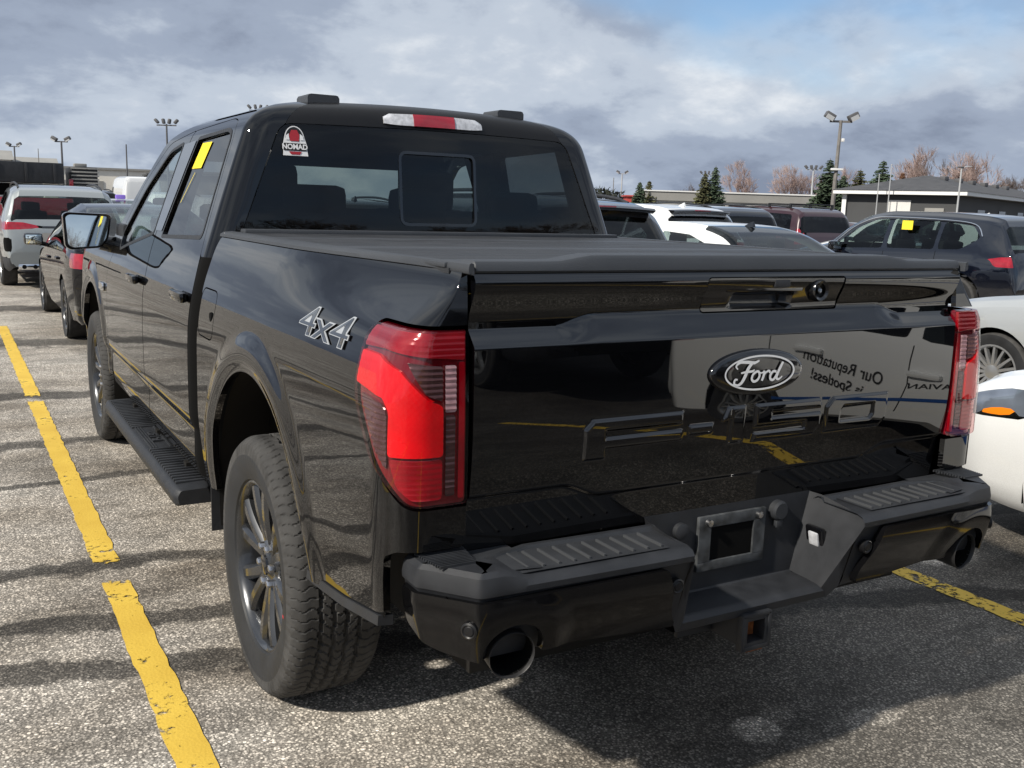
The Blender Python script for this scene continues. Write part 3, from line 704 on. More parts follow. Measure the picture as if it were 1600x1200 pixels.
# number plate mount, well lamps, plug cap
m = MB(); cx, cz, y = .000, .686, .039
m.box((cx, y, cz+.062), (.235, .012, .032), None, .003); m.box((cx, y, cz-.060), (.235, .012, .026), None, .003); m.box((cx-.096, y, cz), (.040, .012, .094)); m.box((cx+.096, y, cz), (.040, .012, .094))
pm = m.build('plate_bracket', 'dusty_metal', truck)
for sx_ in (-1, 1): MB().lathe([(0, .010), (-.012, .009), (-.013, 0)], 12, 'y', (cx+sx_*.088, .034, cz+.062)).build('plate_screw', 'steel', pm)
MB().box((cx, .0415, cz), (.152, .004, .096)).build('plate_opening', 'cavity', pm)
m = MB(); m.lathe([(.01, .028), (-.012, .028), (-.018, .022), (-.018, 0)], 20, 'y', (.165, .040, .748)); m.box((.165, .033, .711), (.022, .014, .022), None, .004); m.build('trailer_socket', 'pad_plastic', truck)
m = MB(); m.lathe([(.01, .022), (-.010, .022), (-.014, .012), (-.014, 0)], 18, 'y', (-.175, .040, .735)); m.build('spare_wheel_lock', 'matte_plastic', truck)
for sd in (-1, 1):
    rot = Matrix.Rotation(sd*R(-13), 3, 'Y')
    m = MB(); m.box((sd*.2690, -.012, .668), (.016, .062, .070), rot, .006); w_ = m.build('well_lamp', 'gloss_black', truck)
    MB().box((sd*.2620, -.012, .668), (.012, .034, .040), rot, .004).build('lamp_lens', 'lamp_clear', w_)
# receiver hitch
m = MB(); o_, i_ = .041, .030
for s in ((-1, 0), (1, 0), (0, -1), (0, 1)):
    t_ = (o_-i_); m.box((s[0]*(o_-t_/2), .10, .474+s[1]*(o_-t_/2)), (t_ if s[0] else 2*o_, .36, t_ if s[1] else 2*i_), None)
m.box((0, -.072, .474+.0455), (.098, .022, .012), None, .003); m.box((0, -.072, .474-.0455), (.098, .022, .012), None, .003); m.box((.0455, -.072, .474), (.012, .022, .098), None, .003); m.box((-.0455, -.072, .474), (.012, .022, .098), None, .003)
m.box((-.10, .05, .47), (.12, .012, .07)); m.box((.10, .05, .47), (.12, .012, .07))
ht = m.build('hitch_receiver', 'matte_plastic', truck)
MB().box((0, .06, .474), (.058, .20, .058)).build('rusty_bore', 'rust', ht); MB().box((0, -.068, .4195), (.056, .02, .003)).build('rusty_lip', 'rust', ht)
# exhaust tips
for sd in (-1, 1):
    m = MB(); m.lathe([(.34, .045), (.10, .050), (.0, .054), (-.005, .0548), (-.007, .0535), (-.005, .0522), (.012, .0518)], 36, 'y')
    mm = Matrix.Translation((sd*.766, -.122, .589)) @ Matrix.Rotation(sd*R(6), 4, 'Z') @ Matrix.Rotation(R(3), 4, 'X'); m.xf(mm)
    et = m.build('exhaust_tip', 'tip_metal', truck)
    k = MB(); k.lathe([(.004, .0519), (.20, .046), (.201, 0)], 28, 'y'); k.xf(mm); k.build('tip_bore', 'cavity', et)

# ---------- bed top: rail caps and the slatted cover
rings = []
for y in np.linspace(.006, 1.845, 44):
    tp = .88*float(sstep(1.05, -.05, y))*.99; fx_ = lambda r: [(-(.812+(-q[0]-.812)*(1-tp)) if q[0] < -.84 else q[0]+.03*tp, q[1], q[2]) for q in r]
    rings.append(fx_([(-.888, y, 1.404), (-.902, y, 1.408), (-.900, y, 1.417), (-.888, y, 1.424), (-.86, y, 1.427), (-.838, y, 1.425), (-.836, y, 1.40)]))
m = MB(); m.loft(rings, True, True); both('bed_rail_cap', m.v, m.f, 'cap_plastic')
tc_ = MB().box((0, .96, 1.405), (1.66, 1.74, .012)).build('tonneau_cover', 'matte_plastic', truck)
for i in range(15):
    y = .105+i*.1225
    m = MB(); m.box((0, y+.055, 1.417), (1.668, .112, .012), None, .004); m.build('slat', 'pad_plastic' if i % 5 else 'cap_plastic', tc_)
MB().box((0, 1.80, 1.426), (1.66, .07, .022), None, .006).build('cover_end_rail', 'cap_plastic', tc_)
m = MB(); m.box((0, .97, 1.06), (1.60, 1.74, .64)); m.build('bed_box', 'cavity', truck)
m = MB(); m.box((0, 2.75, .56), (1.50, 5.3, .24)); m.box((0, .55, .62), (1.1, .9, .2)); m.build('underbody', 'underbody', truck)
m = MB(); m.tube([(-.80, 1.09, .41), (.80, 1.09, .41)], .055, 10); m.lathe([(-.16, .03), (-.10, .12), (0, .15), (.10, .12), (.16, .03)], 20, 'x', (0, 1.09, .41)); m.build('rear_axle', 'underbody', truck)
m = MB(); m.tube([(-.80, 4.79, .41), (.80, 4.79, .41)], .05, 8); m.build('front_axle', 'underbody', truck)

# ---------- cab: one wrapped surface, cut into corner pillar, doors and frames
in_cab = interp([(.46, .036), (.56, .018), (.655, .019), (.70, .004), (.74, .0), (.90, .0), (1.05, .004), (1.13, .013), (1.20, .027), (1.28, .047), (1.36, .072), (1.60, .155), (1.76, .212), (1.82, .236), (1.86, .268), (1.885, .308), (1.905, .375), (1.915, .46)])
in_rear = interp([(.46, 0), (1.36, 0), (1.60, .022), (1.80, .046), (1.85, .058), (1.88, .078), (1.90, .112), (1.915, .18)])
def cab(u, z, off=0.0):
    u = np.asarray(u, float); z = np.asarray(z, float); a = np.clip((u-.92)/.08, 0, math.pi/2)
    x = -np.where(u < .92, u, .92+.08*np.sin(a)); y = np.where(u < .92, 1.885, 1.965-.08*np.cos(a))+np.maximum(u-1.0457, 0)
    nx, ny = np.sin(a), np.cos(a); i, j = in_cab(z), in_rear(z)
    xr = x+(nx*.0+np.clip(u/.92, 0, 1))*i            # the whole rear narrows with the sides
    crown = .030*np.maximum(0, 1-(xr/.72)**2)*sstep(1.78, 1.90, z)
    rear_bow = .012*np.minimum((xr/.8)**2, 1.0)
    return np.stack([xr-nx*off, y+j*np.where(u < 1.0457, ny*.35+.65, np.exp(-(u-1.0457)/.12)*.65)+rear_bow*ny-ny*off, z+crown], -1)
uc = np.concatenate([np.linspace(0, .92, 70)[:-1], np.linspace(.92, 1.0457, 18)[:-1], np.linspace(1.0457, 3.30, 170)]); zc_ = np.concatenate([np.linspace(.48, 1.36, 76)[:-1], np.linspace(1.36, 1.80, 52)[:-1], np.linspace(1.80, 1.915, 22)])
U, Z = np.meshgrid(uc, zc_, indexing='ij'); YC = U+.9193; PC = cab(U, Z)
rwin = rnd_poly([(2.075, 1.397), (2.835, 1.372), (2.725, 1.798), (2.215, 1.812), (2.135, 1.795)], [.03, .015, .015, .03, .04])
fwin = rnd_poly([(3.045, 1.378), (3.025, 1.788), (3.27, 1.758), (3.60, 1.580), (3.86, 1.345), (3.85, 1.262), (3.60, 1.302)], [.015, .02, .05, .08, .02, .02, .05])
rdoor = rnd_poly([(1.995, .515), (2.965, .515), (2.985, 1.36), (2.885, 1.842), (2.25, 1.862), (2.10, 1.835), (2.03, 1.42), (1.995, 1.28)], [.03, .01, .01, .01, .06, .08, .06, .05])
fdoor = rnd_poly([(2.975, .515), (4.14, .515), (4.14, 1.14), (4.00, 1.262), (3.72, 1.600), (3.36, 1.800), (2.895, 1.842), (2.995, 1.36)], [.01, .03, .05, .04, .08, .08, .01, .01])
S_rw, S_fw, S_rd, S_fd = (poly_sdf(q, YC, Z) for q in (rwin, fwin, rdoor, fdoor))
side = U > 1.03
aline = interp([(1.8, 1.935), (2.5, 1.925), (2.97, 1.895), (3.40, 1.826), (3.75, 1.622), (4.05, 1.385), (4.22, 1.255)])
S_top = np.where(U > 1.6, aline(YC)-Z, 1.0)
rglass = rnd_poly([(-.822, 1.388), (-.645, 1.832), (.645, 1.832), (.822, 1.388)], [.03, .05, .05, .03], 6)
S_rg = np.where(U < 1.03, poly_sdf(rglass, PC[..., 0], PC[..., 2]-.030*np.maximum(0, 1-(PC[..., 0]/.72)**2)*sstep(1.78, 1.90, Z)), -1.0)
big = np.full(U.shape, 1.0)
S_cs = np.minimum.reduce([S_top, -np.where(side, S_rd, -1)-.004, -np.where(side, S_fd, -1)-.004, -S_rg, 4.215-YC, np.where(YC > 4.16, -1.0, 1.0)])
S_hd = np.minimum(.845-U, Z-1.80); S_low = np.minimum(1.075-U, 1.325-Z); S_cs0 = S_cs; S_cs = np.minimum.reduce([S_cs, -S_low, -S_hd])
V, F = clip(PC, S_cs); V, F = rim(V, F, lambda v: (.02 if v[0] < -.6 else 0, .015 if v[1] < 2 else 0, 0)); 
both('cab_shell', V, F, 'black_paint')
V, F = clip(PC, np.minimum(S_low, S_cs0)); both('rear_sill_corner', V, F, 'cavity')
V, F = clip(PC, np.minimum(S_hd-.002, S_cs0)); both('rear_header', V, F, 'header_trim')
dl = {}
for nm, Sd, Sw in (('rear_door', S_rd, S_rw), ('front_door', S_fd, S_fw)):
    V, F = clip(PC, np.minimum(np.where(side, Sd, -1), -np.where(side, Sw, -1))); V, F = rim(V, F, lambda v: (.03, 0, 0)); dl[nm] = both(nm, V, F, 'black_paint')
# window seals and side glass
for nm, poly, Sw, mt in (('rear_door', rwin, S_rw, 'glass_privacy'), ('front_door', fwin, S_fw, 'glass_clear')):
    V, F = clip(cab(U, Z, -.010), np.where(side, Sw+.01, -1))
    V2, F2 = clip(cab(U, Z, .0015), np.where(side, np.minimum(Sw+.012, -(Sw-.004)), -1))
    for k in (0, 1):
        if k: V, F = flipx(V, F); V2, F2 = flipx(V2, F2)
        T('window', V, F, mt, 60, dl[nm][k]); T('window_seal', V2, F2, 'matte_plastic', 60, dl[nm][k])
# B-pillar cover
V, F = clip(cab(U, Z, .0025), np.where(side, poly_sdf([(2.866, 1.39), (3.014, 1.39), (2.994, 1.785), (2.760, 1.795)], YC, Z), -1)); both('pillar_trim', V, F, 'gloss_black')
# door handles, mirrors
for (yh, zh, nm) in ((2.13, 1.165, 'rear_door'), (3.20, 1.150, 'front_door')):
    for k, sd in enumerate((-1, 1)):
        q = cab(yh-.9193, zh); x = float(q[0])
        m = MB(); m.box((x-.022, yh, zh), (.030, .215, .040), Matrix.Rotation(R(-7), 3, 'Y'), .012)
        if sd > 0: m.v = [(-v[0], v[1], v[2]) for v in m.v]; m.f = [tuple(reversed(f)) for f in m.f]
        h = m.build('door_handle', 'black_paint', dl[nm][k])
        m = MB(); m.box((x+.004, yh+.01, zh-.012), (.014, .15, .045), None, .006)
        if sd > 0: m.v = [(-v[0], v[1], v[2]) for v in m.v]
        m.build('handle_recess', 'cavity', dl[nm][k])
for sd in (-1, 1):
    mp_ = rnd_poly([(-1.222, 1.432), (-1.215, 1.262), (-1.19, 1.243), (-1.035, 1.255), (-.995, 1.30), (-.972, 1.425), (-.99, 1.440), (-1.20, 1.447)], .02)
    cxm, czm = -1.10, 1.345
    def ringm(s, y): return [(cxm+(x-cxm)*s, y, czm+(z-czm)*s) for x, z in mp_]
    m = MB(); m.loft([ringm(.93, 4.010), ringm(.985, 4.004), ringm(1, 4.012), ringm(1.0, 4.05), ringm(.97, 4.10), ringm(.86, 4.15), ringm(.6, 4.185)], True, True)
    m.tube([(-1.03, 4.08, 1.285), (-.93, 4.09, 1.262)], [.045, .05], 10)
    if sd > 0: m.v = [(-v[0], v[1], v[2]) for v in m.v]; m.f = [tuple(reversed(f)) for f in m.f]
    mo = m.build('side_mirror', 'gloss_black', truck)
    m = MB(); m.add([(cxm+(x-cxm)*.88, 3.9975+(.012*(x-cxm))+(z-czm)*.10, czm+(z-czm)*.86) for x, z in mp_], [tuple(range(len(mp_)))])
    if sd > 0: m.v = [(-v[0], v[1], v[2]) for v in m.v]
    m.build('mirror_glass', 'mirror_silver', mo)
    m = MB(); m.box((-.915, 3.99, 1.325), (.05, .26, .13), None, .02)
    if sd > 0: m.v = [(-v[0], v[1], v[2]) for v in m.v]
    m.build('mirror_mount', 'matte_plastic', mo)
# roof skin
rings = []
for y in np.linspace(2.02, 3.30, 26):
    row = []
    for x in np.linspace(-.70, .70, 25):
        z = min(1.905, float(aline(y))-.012)+.030*(1-(x/.72)**2)-.06*max(0, (2.06-y)/.2)
        z += .004*math.cos(x*math.pi/.35)*(1 if abs(x) < .5 else 0); row.append((x, y, z-.02*max(0, (abs(x)-.60)/.1)))
    rings.append(row)
m = MB(); m.loft(rings); m.build('roof', 'black_paint', truck, 40)
for sd in (-1, 1):
    m = MB(); m.loft([[(sd*.43+a*w_, 2.06+b, z) for a, b in ((-1, 0), (1, 0), (1, .14), (-1, .14))] for w_, z in ((.066, 1.90), (.066, 1.952), (.060, 1.962), (.05, 1.964))], True, True); m.build('roof_mount', 'cap_plastic', truck, 50)
# rear glass with sliding pane, frame, and high stop lamp
def rg_pt(x, z, off=0.0):
    j = float(in_rear(z)); return (x, 1.885+j+.012*min((x/.8)**2, 1)-off, z+.030*max(0, 1-(x/.72)**2)*float(sstep(1.78, 1.90, z)))
xg = np.linspace(-.85, .85, 90); zg3 = np.linspace(1.37, 1.85, 44); XG, ZG = np.meshgrid(xg, zg3, indexing='ij')
PG = np.array([[rg_pt(x, z, -.004) for z in zg3] for x in xg]); Srg = poly_sdf(rglass, XG, ZG)
slid = rnd_poly([(-.158, 1.462), (-.158, 1.750), (.182, 1.750), (.182, 1.462)], .03); Ssl = poly_sdf(slid, XG, ZG)
V, F = clip(PG, np.minimum(Srg-.002, -Ssl)); rgw = T('rear_window', V, F, 'glass_rear', 60)
PG2 = PG+np.array([0, .008, 0]); V, F = clip(PG2, Ssl+.004); T('sliding_pane', V, F, 'glass_rear', 60, rgw)
PG3 = PG-np.array([0, .003, 0])
fine = np.linspace(-.19, .22, 120); finez = np.linspace(1.43, 1.78, 110); XF, ZFn = np.meshgrid(fine, finez, indexing='ij'); PF = np.array([[rg_pt(x, z, -.001) for z in finez] for x in fine])
sf_ = poly_sdf(slid, XF, ZFn); V, F = clip(PF, np.minimum(sf_+.006, -(sf_-.006))); V, F = rim(V, F, lambda v: (0, .012, 0)); T('pane_frame', V, F, 'gloss_black', 40, rgw)
V, F = clip(PG+np.array([0, .002, 0]), np.minimum(Srg-.001, -(Srg-.022))); T('glass_border', V, F, 'cavity', 60, rgw)
hw, z0, z1 = .222, 1.856, 1.900
def chm(x0, x1, off, mat, nm, par):
    m = MB(); rings = []
    for x in np.linspace(x0, x1, 16):
        t = abs(x)/hw; zt = z1-.006*t*t-.012*max(0, t-.93)/.07; zb = z0+.004*max(0, t-.8)/.2
        y = 1.885+float(in_rear(1.86))+.010*t*t-.006
        rings.append([(x, y+.05, zb-.004), (x, y-.018-off, zb), (x, y-.012-off, (zt+zb)/2+.006), (x, y-.002-off, zt+.004), (x, y+.05, zt+.008)])
    m.loft(rings, True, True); return m.build(nm, mat, par, 50)
ch = chm(-hw, hw, 0, 'lamp_clear', 'high_stop_lamp', truck); chm(-.095, .090, .003, 'lamp_red', 'stop_lens', ch)
# windscreen and front
rings = []
for t in np.linspace(0, 1, 14):
    y, z = 3.30+t*.90, float(aline(3.30+t*.90))-.01; wv = 1-float(in_cab(z))-.03
    rings.append([(x*wv, y+.13*(1-x*x)-.13, z+.035*(1-x*x)) for x in np.linspace(-1, 1, 17)])
m = MB(); m.loft(rings); m.build('windscreen', 'glass_clear', truck, 60)
rings = []
for y in np.linspace(4.12, 5.60, 26):
    t = (y-4.12)/1.48; zt = 1.262-.05*t-.10*max(0, t-.85)/.15; wv = .90-.03*t
    rings.append([(x*wv, y+.08*(1-x*x)*t, zt-.035*x*x+.016*float(sstep(.5, .62, abs(x)))*(1-float(sstep(.85, 1, abs(x))))) for x in np.linspace(-1, 1, 31)])
m = MB(); m.loft(rings); m.build('bonnet', 'black_paint', truck, 40)
yf = np.linspace(4.15, 5.66, 120); zf = np.linspace(.50, 1.245, 60); YF, ZF2 = np.meshgrid(yf, zf, indexing='ij')
XFd = -1.0+in_cab(ZF2)+.10*sstep(5.25, 5.66, YF)-flare(YF, ZF2, FW)
Sf = np.minimum(np.hypot(YF-FW[0], ZF2-FW[1])-.535, poly_sdf([(4.153, .52), (5.65, .58), (5.65, 1.20), (4.153, 1.24)], YF, ZF2))
V, F = clip(np.stack([XFd, YF, ZF2], -1), Sf); V, F = rim(V, F, lambda v: (.03 if v[0] < 0 else -.03, 0, 0)); both('front_wing', V, F, 'black_paint')
m = MB(); m.box((-1.004, 4.30, 1.02), (.014, .16, .045), None, .006); both('wing_vent', m.v, m.f, 'chrome')
rings = [[(x, 5.60+.10*(1-(x/.95)**2)+d, z) for x in np.linspace(-.90, .90, 15)] for z, d in ((1.17, 0), (1.0, .05), (.75, .06), (.70, .10), (.52, .08), (.45, 0))]
m = MB(); m.loft(rings); m.build('front_fascia', 'gloss_black', truck)
m = MB(); m.box((-.80, 5.66, 1.02), (.26, .10, .20), None, .03); both('headlight', m.v, m.f, 'headlamp')

# ---------- cabin interior
m = MB(); m.box((0, 3.0, .86), (1.70, 2.2, .10)); m.box((0, 1.965, 1.14), (1.66, .03, .46)); m.box((0, 4.02, 1.12), (1.62, .36, .24), None, .05); m.box((.02, 3.45, 1.0), (.26, .8, .22), None, .03); m.build('cabin_floor_and_dash', 'interior', truck)
def seat(x, y, wd, back_z, hr=True, nm='seat'):
    m = MB(); m.box((x, y+.28, 1.0), (wd, .5, .16), None, .05)
    rot = Matrix.Rotation(R(10), 3, 'X'); m.box((x, y, 1.24), (wd, .14, .56), rot, .05); s_ = m.build(nm, 'interior_grey', truck)
    return s_
m = MB(); m.box((0, 2.68, 1.835), (1.40, 1.32, .04), None, .01); m.box((0, 3.33, 1.775), (1.42, .05, .10), None, .015); m.build('headliner', 'interior', truck)
for sd in (-1, 1):
    for y0, w_, lean in ((2.92, .20, 0), (2.03, .13, 0)): MB().loft([[(sd*(.985-float(in_cab(z))-.02-t_), y0+e_*w_/2, z) for t_, e_ in ((0, -1), (0, 1), (.05, 1), (.05, -1))] for z in (1.30, 1.55, 1.80)], True, True).build('pillar_lining', 'interior', truck)
for x in (-.42, .42):
    s_ = seat(x, 3.02, .56, 1.5); MB().box((x, 2.92, 1.61), (.30, .11, .22), None, .05).build('headrest', 'interior_grey', s_)
rb_ = seat(0, 2.16, 1.46, 1.4, nm='rear_bench')
for x in (-.46, 0, .46): MB().box((x, 2.09, 1.535), (.26, .09, .15), None, .04).build('headrest', 'interior_grey', rb_)
m = MB(); m.tube([(-.42+.18*math.cos(a), 3.72-.05*math.sin(a), 1.26+.18*math.sin(a)) for a in np.linspace(0, 2*math.pi, 25)], .014, 6, False); m.box((-.42, 3.75, 1.26), (.10, .06, .08)); m.build('steering_wheel', 'interior', truck)
MB().box((0, 3.50, 1.77), (.24, .03, .07), None, .015).build('rear_view_mirror', 'interior', truck)

# ---------- running boards
for sd in (-1, 1):
    m = MB(); sec = rnd_poly([(-1.062, .352), (-1.070, .395), (-1.055, .424), (-.925, .428), (-.905, .352)], .012)
    def ring(y, s=1.0): return [(-.985+(x+.985)*s, y, .385+(z-.385)*s) for x, z in sec]
    m.loft([ring(1.985, .80), ring(2.00, .95), ring(2.03), ring(3.86), ring(3.89, .95), ring(3.905, .8)], True, True)
    if sd > 0: m.v = [(-v[0], v[1], v[2]) for v in m.v]; m.f = [tuple(reversed(f)) for f in m.f]
    rbd = m.build('running_board', 'matte_plastic', truck)
    m = MB()
    for i in range(44):
        y = 2.075+i*.0405
        if 2.68 < y < 3.10: continue
        m.box((sd*.988, y, .4285), (.112, .017, .011), None, .003)
    for j in range(4): m.box((sd*(.945+j*.0015), 2.89, .428), (.008, .44, .008)) if j == 0 else m.box((sd*(1.03-.012*(j-1)), 2.89, .4285), (.005, .44, .006))
    m.build('tread_ribs', 'pad_plastic', rbd)['kind'] = 'stuff'
    v, f = text_mesh('F-150', .062, 0, .003, .0015)
    rot = R(90) if sd < 0 else R(-90)
    mm = Matrix.Translation((sd*.975, 2.89, .431)) @ Matrix.Rotation(rot, 4, 'Z') @ Matrix.Diagonal((1.35, 1, 1, 1))
    m = MB(); m.add([tuple(mm @ Vector(q)) for q in v], f); m.build('step_lettering', 'pad_plastic', rbd, 30)
    m = MB()
    for y in (2.3, 2.95, 3.6): MB().box((sd*.88, y, .43), (.16, .05, .04)).build('board_bracket', 'underbody', rbd)

# ---------- wheels
def tyre_mesh(R0=.412, half=.138, rimr=.268, detail=True):
    n = 700 if detail else 48; prof = []
    xs_ = np.concatenate([np.linspace(-half, -half*.80, 7)[:-1], np.linspace(-half*.80, half*.80, 45)[:-1], np.linspace(half*.80, half, 7)])
    V = []; F = []
    side_l = [(-half*.80, rimr-.006), (-half*.93, rimr+.006), (-half*.985, rimr+.030), (-half*1.03, rimr+.062), (-half*1.03, rimr+.085), (-half*1.01, R0-.048), (-half*1.01, R0-.040)]
    def tread_r(x, th):
        ax = abs(x)/half; r = R0-.022*max(0, (ax-.72)/.28)**2-.003*ax*ax
        if not detail: return r
        g_ = 0
        for gx in (-.42, .42, -.14, .14): 
            zz = gx*half+.003*math.sin(th*70/2)
            if abs(x-zz) < .0052: g_ = .0105
        if ax > .50:      # shoulder slots, zig-zag
            ph = (th*82/(2*math.pi)+.16*math.sin(x*130))%1.0
            if ph < .13: g_ = max(g_, .0042 if ax < .93 else .005)
        else:
            ph = (th*82/(2*math.pi)+x*30*(1 if x > 0 else -1))%1.0
            if ph < .11 and ax < .40: g_ = max(g_, .0055)
        return r-g_
    cols = len(side_l)*2+len(xs_)
    for j in range(n):
        th = 2*math.pi*j/n; c_, s_ = math.cos(th), math.sin(th)
        lugs = .0018*(1 if (th*82/(2*math.pi)) % 1 < .55 else 0) if detail else 0
        pr = [(x-(lugs if i >= 5 else 0), r) for i, (x, r) in enumerate(side_l)]+[(x, tread_r(x, th)) for x in xs_]+[(-x+(lugs if i >= 5 else 0), r) for i, (x, r) in reversed(list(enumerate(side_l)))]
        for x, r in pr: V.append((x, r*c_, r*s_))
    for j in range(n):
        for i in range(cols-1): F.append((j*cols+i, ((j+1) % n)*cols+i, ((j+1) % n)*cols+i+1, j*cols+i+1))
    # material index: sidewall 1, tread 0
    idx = []
    for j in range(n):
        for i in range(cols-1): idx.append(1 if (i < 4 or i >= cols-5) else 0)
    return V, F, idx
def truck_rim():
    m = MB()
    m.lathe([(.12, .255), (-.09, .258), (-.104, .272), (-.114, .276), (-.122, .272), (-.124, .264), (-.118, .257), (-.100, .250), (-.06, .243), (.10, .238)], 72, 'x')
    return m
def wheel(parent, c, sd, tmesh, r=None):
    pass
tv, tf, tidx = tyre_mesh()
tyre_o = mk('tyre', tv, tf, None, None, 30, None, ['tread_rubber', 'side_rubber'], tidx)
rm = truck_rim(); rim_o = rm.build('rim', 'rim_dark')
hub = MB(); hub.lathe([(-.02, .085), (-.078, .085), (-.088, .076), (-.090, .050), (-.098, .040), (-.102, .030), (-.103, 0)], 40, 'x'); hub_o = hub.build('hub', 'rim_dark')
spoke_me = []
for k in range(6):
    for dlt in (-1, 1):
        a0 = k*math.pi/3+R(14); ai, ao = a0+dlt*R(9), a0+dlt*R(13.5)
        m = MB(); rings = []
        for t in np.linspace(0, 1, 7):
            r = .060+t*.192; a = ai+(ao-ai)*t; w_ = .021+.004*t; x = -.092-.020*math.sin(t*math.pi*.55)+.004
            er = Vector((0, math.cos(a), math.sin(a))); et_ = Vector((0, -math.sin(a), math.cos(a))); p = er*r
            rings.append([tuple(p+et_*q*w_+Vector((x+dx, 0, 0))) for q, dx in ((-1, .045), (-1.0, .008), (-.62, -.002), (-.5, -.004), (.5, -.004), (.62, -.002), (1.0, .008), (1, .045))])
        m.loft(rings, True, True); spoke_me.append(m.build('spoke', 'rim_dark', None, 30))
lug_o = []
for k in range(6):
    a = k*math.pi/3+R(44); lug_o.append(MB().lathe([(-.080, .0125), (-.104, .0125), (-.110, .009), (-.112, 0)], 6, 'x', (0, .064*math.cos(a), .064*math.sin(a))).build('wheel_nut', 'steel'))
cap_o = MB().lathe([(-.100, .034), (-.107, .032), (-.109, .026), (-.1095, 0)], 28, 'x').build('centre_cap', 'gloss_black')
disc_o = MB().lathe([(.02, .0), (.02, .175), (-.005, .175), (-.005, 0)], 36, 'x').build('brake_disc', 'dusty_metal')
pack = [tyre_o, rim_o, hub_o, *spoke_me, *lug_o, cap_o, disc_o]
first = True
for (x, y, rz) in ((-.862, 1.09, 0), (-.862, 4.79, 0), (.862, 1.09, math.pi), (.862, 4.79, math.pi)):
    w_ = bpy.data.objects.new('wheel', None); C.objects.link(w_); w_.parent = truck; w_.location = (x, y, .410); w_.rotation_euler = (R(8) if rz == 0 else 0, 0, rz)
    for o in pack:
        c_ = o if first else o.copy()
        if not first: C.objects.link(c_)
        c_.parent = w_
    first = False
m = MB(); m.lathe([(-.1425, .006), (-.1435, 0)], 12, 'x'); m.xf(Matrix.Translation((-.862, 1.09+.325*math.cos(R(187)), .410+.325*math.sin(R(187))))); m.build('tyre_paint_dot', 'red_print', truck)

# ---------- badges and stickers
v, f = text_mesh('4x4', .150, .10, .002, .0028, .92)
v2, f2 = text_mesh('4x4', .150, .10, .0005, -.0012, .92)
_w = max(q[0] for q in v)-min(q[0] for q in v); _h = max(q[1] for q in v)-min(q[1] for q in v); _cy = (max(q[1] for q in v)+min(q[1] for q in v))/2
v = [(q[0]*.37/_w, (q[1]-_cy)*.078/_h, q[2]) for q in v]; v2 = [(q[0]*.37/_w, (q[1]-_cy)*.078/_h, q[2]) for q in v2]
def on_side(px, pz, off):
    y = .515-px; q = bed(y+.1331, 1.240+pz, off); return tuple(float(t) for t in q)
def sticker_side(v, f, off, name, mat):
    bm_ = MB(); bm_.add([on_side(q[0], q[1], off+q[2]*.5) for q in v], f); return bm_.build(name, mat, truck, 30)
bb = sticker_side(v, f, .004, 'four_wheel_drive_badge', 'silver_print'); 
b2 = sticker_side(v2, f2, .0062, 'badge_inlay', 'charcoal_paint'); b2.parent = bb
# round-topped window sticker, lower part lettered
def on_rear(px, pz, off): return rg_pt(-.592+px*.78, 1.768+pz*.78, off)
sp_ = [(-.060, -.070), (.066, -.070), (.062, -.040), (.060, -.012), (.052, .012)]+[(.050*math.cos(a), .012+.058*math.sin(a)) for a in np.linspace(R(12), R(168), 12)]+[(-.052, .012), (-.058, -.012), (-.058, -.040)]
def stk(poly, off, mat, nm, par):
    m = MB(); m.add([on_rear(x, z, off) for x, z in poly], [tuple(range(len(poly)))]); return m.build(nm, mat, par)
sk = stk(sp_, .003, 'white_print', 'window_sticker', truck)
stk([(x*.88, .004+z*.88) for x, z in sp_[4:18]], .0038, 'black_print', 'sticker_field', sk)
stk([(-.022, .0), (.022, .0), (.026, .028), (.014, .052), (-.014, .052), (-.026, .028)], .0044, 'red_print', 'sticker_patch', sk)
stk([(-.046, .006), (-.026, .006), (-.028, .036), (-.042, .026)], .0046, 'white_print', 'sticker_patch', sk); stk([(.046, .006), (.026, .006), (.028, .036), (.042, .026)], .0046, 'white_print', 'sticker_patch', sk)
stk([(-.056, -.046), (.058, -.046), (.056, -.010), (-.054, -.010)], .0042, 'black_print', 'sticker_band', sk)
stk([(-.030, -.050), (.034, -.050), (.024, -.064), (-.020, -.064)], .0042, 'red_print', 'sticker_patch', sk)
v, f = text_mesh('NOMAD', .034, 0, 0, .0012, .98); m = MB(); m.add([on_rear(q[0], q[1]-.028, .005) for q in v], f); m.build('sticker_lettering', 'white_print', sk)
# yellow auction tag inside the rear door glass, and a drip of marker below it
def on_rdoor(y, z, off): return tuple(float(t) for t in cab(y-.9193, z, off))
m = MB(); m.add([on_rdoor(y, z, -.006) for y, z in ((2.47, 1.778), (2.645, 1.778), (2.69, 1.668), (2.515, 1.668))], [(0, 1, 2, 3)]); m.build('yellow_tag', 'yellow_paper', truck)
m = MB(); m.add([on_rdoor(y, z, -.006) for y, z in ((2.60, 1.65), (2.606, 1.65), (2.70, 1.52), (2.694, 1.52))], [(0, 1, 2, 3)]); m.build('marker_streak', 'yellow_paper', truck)
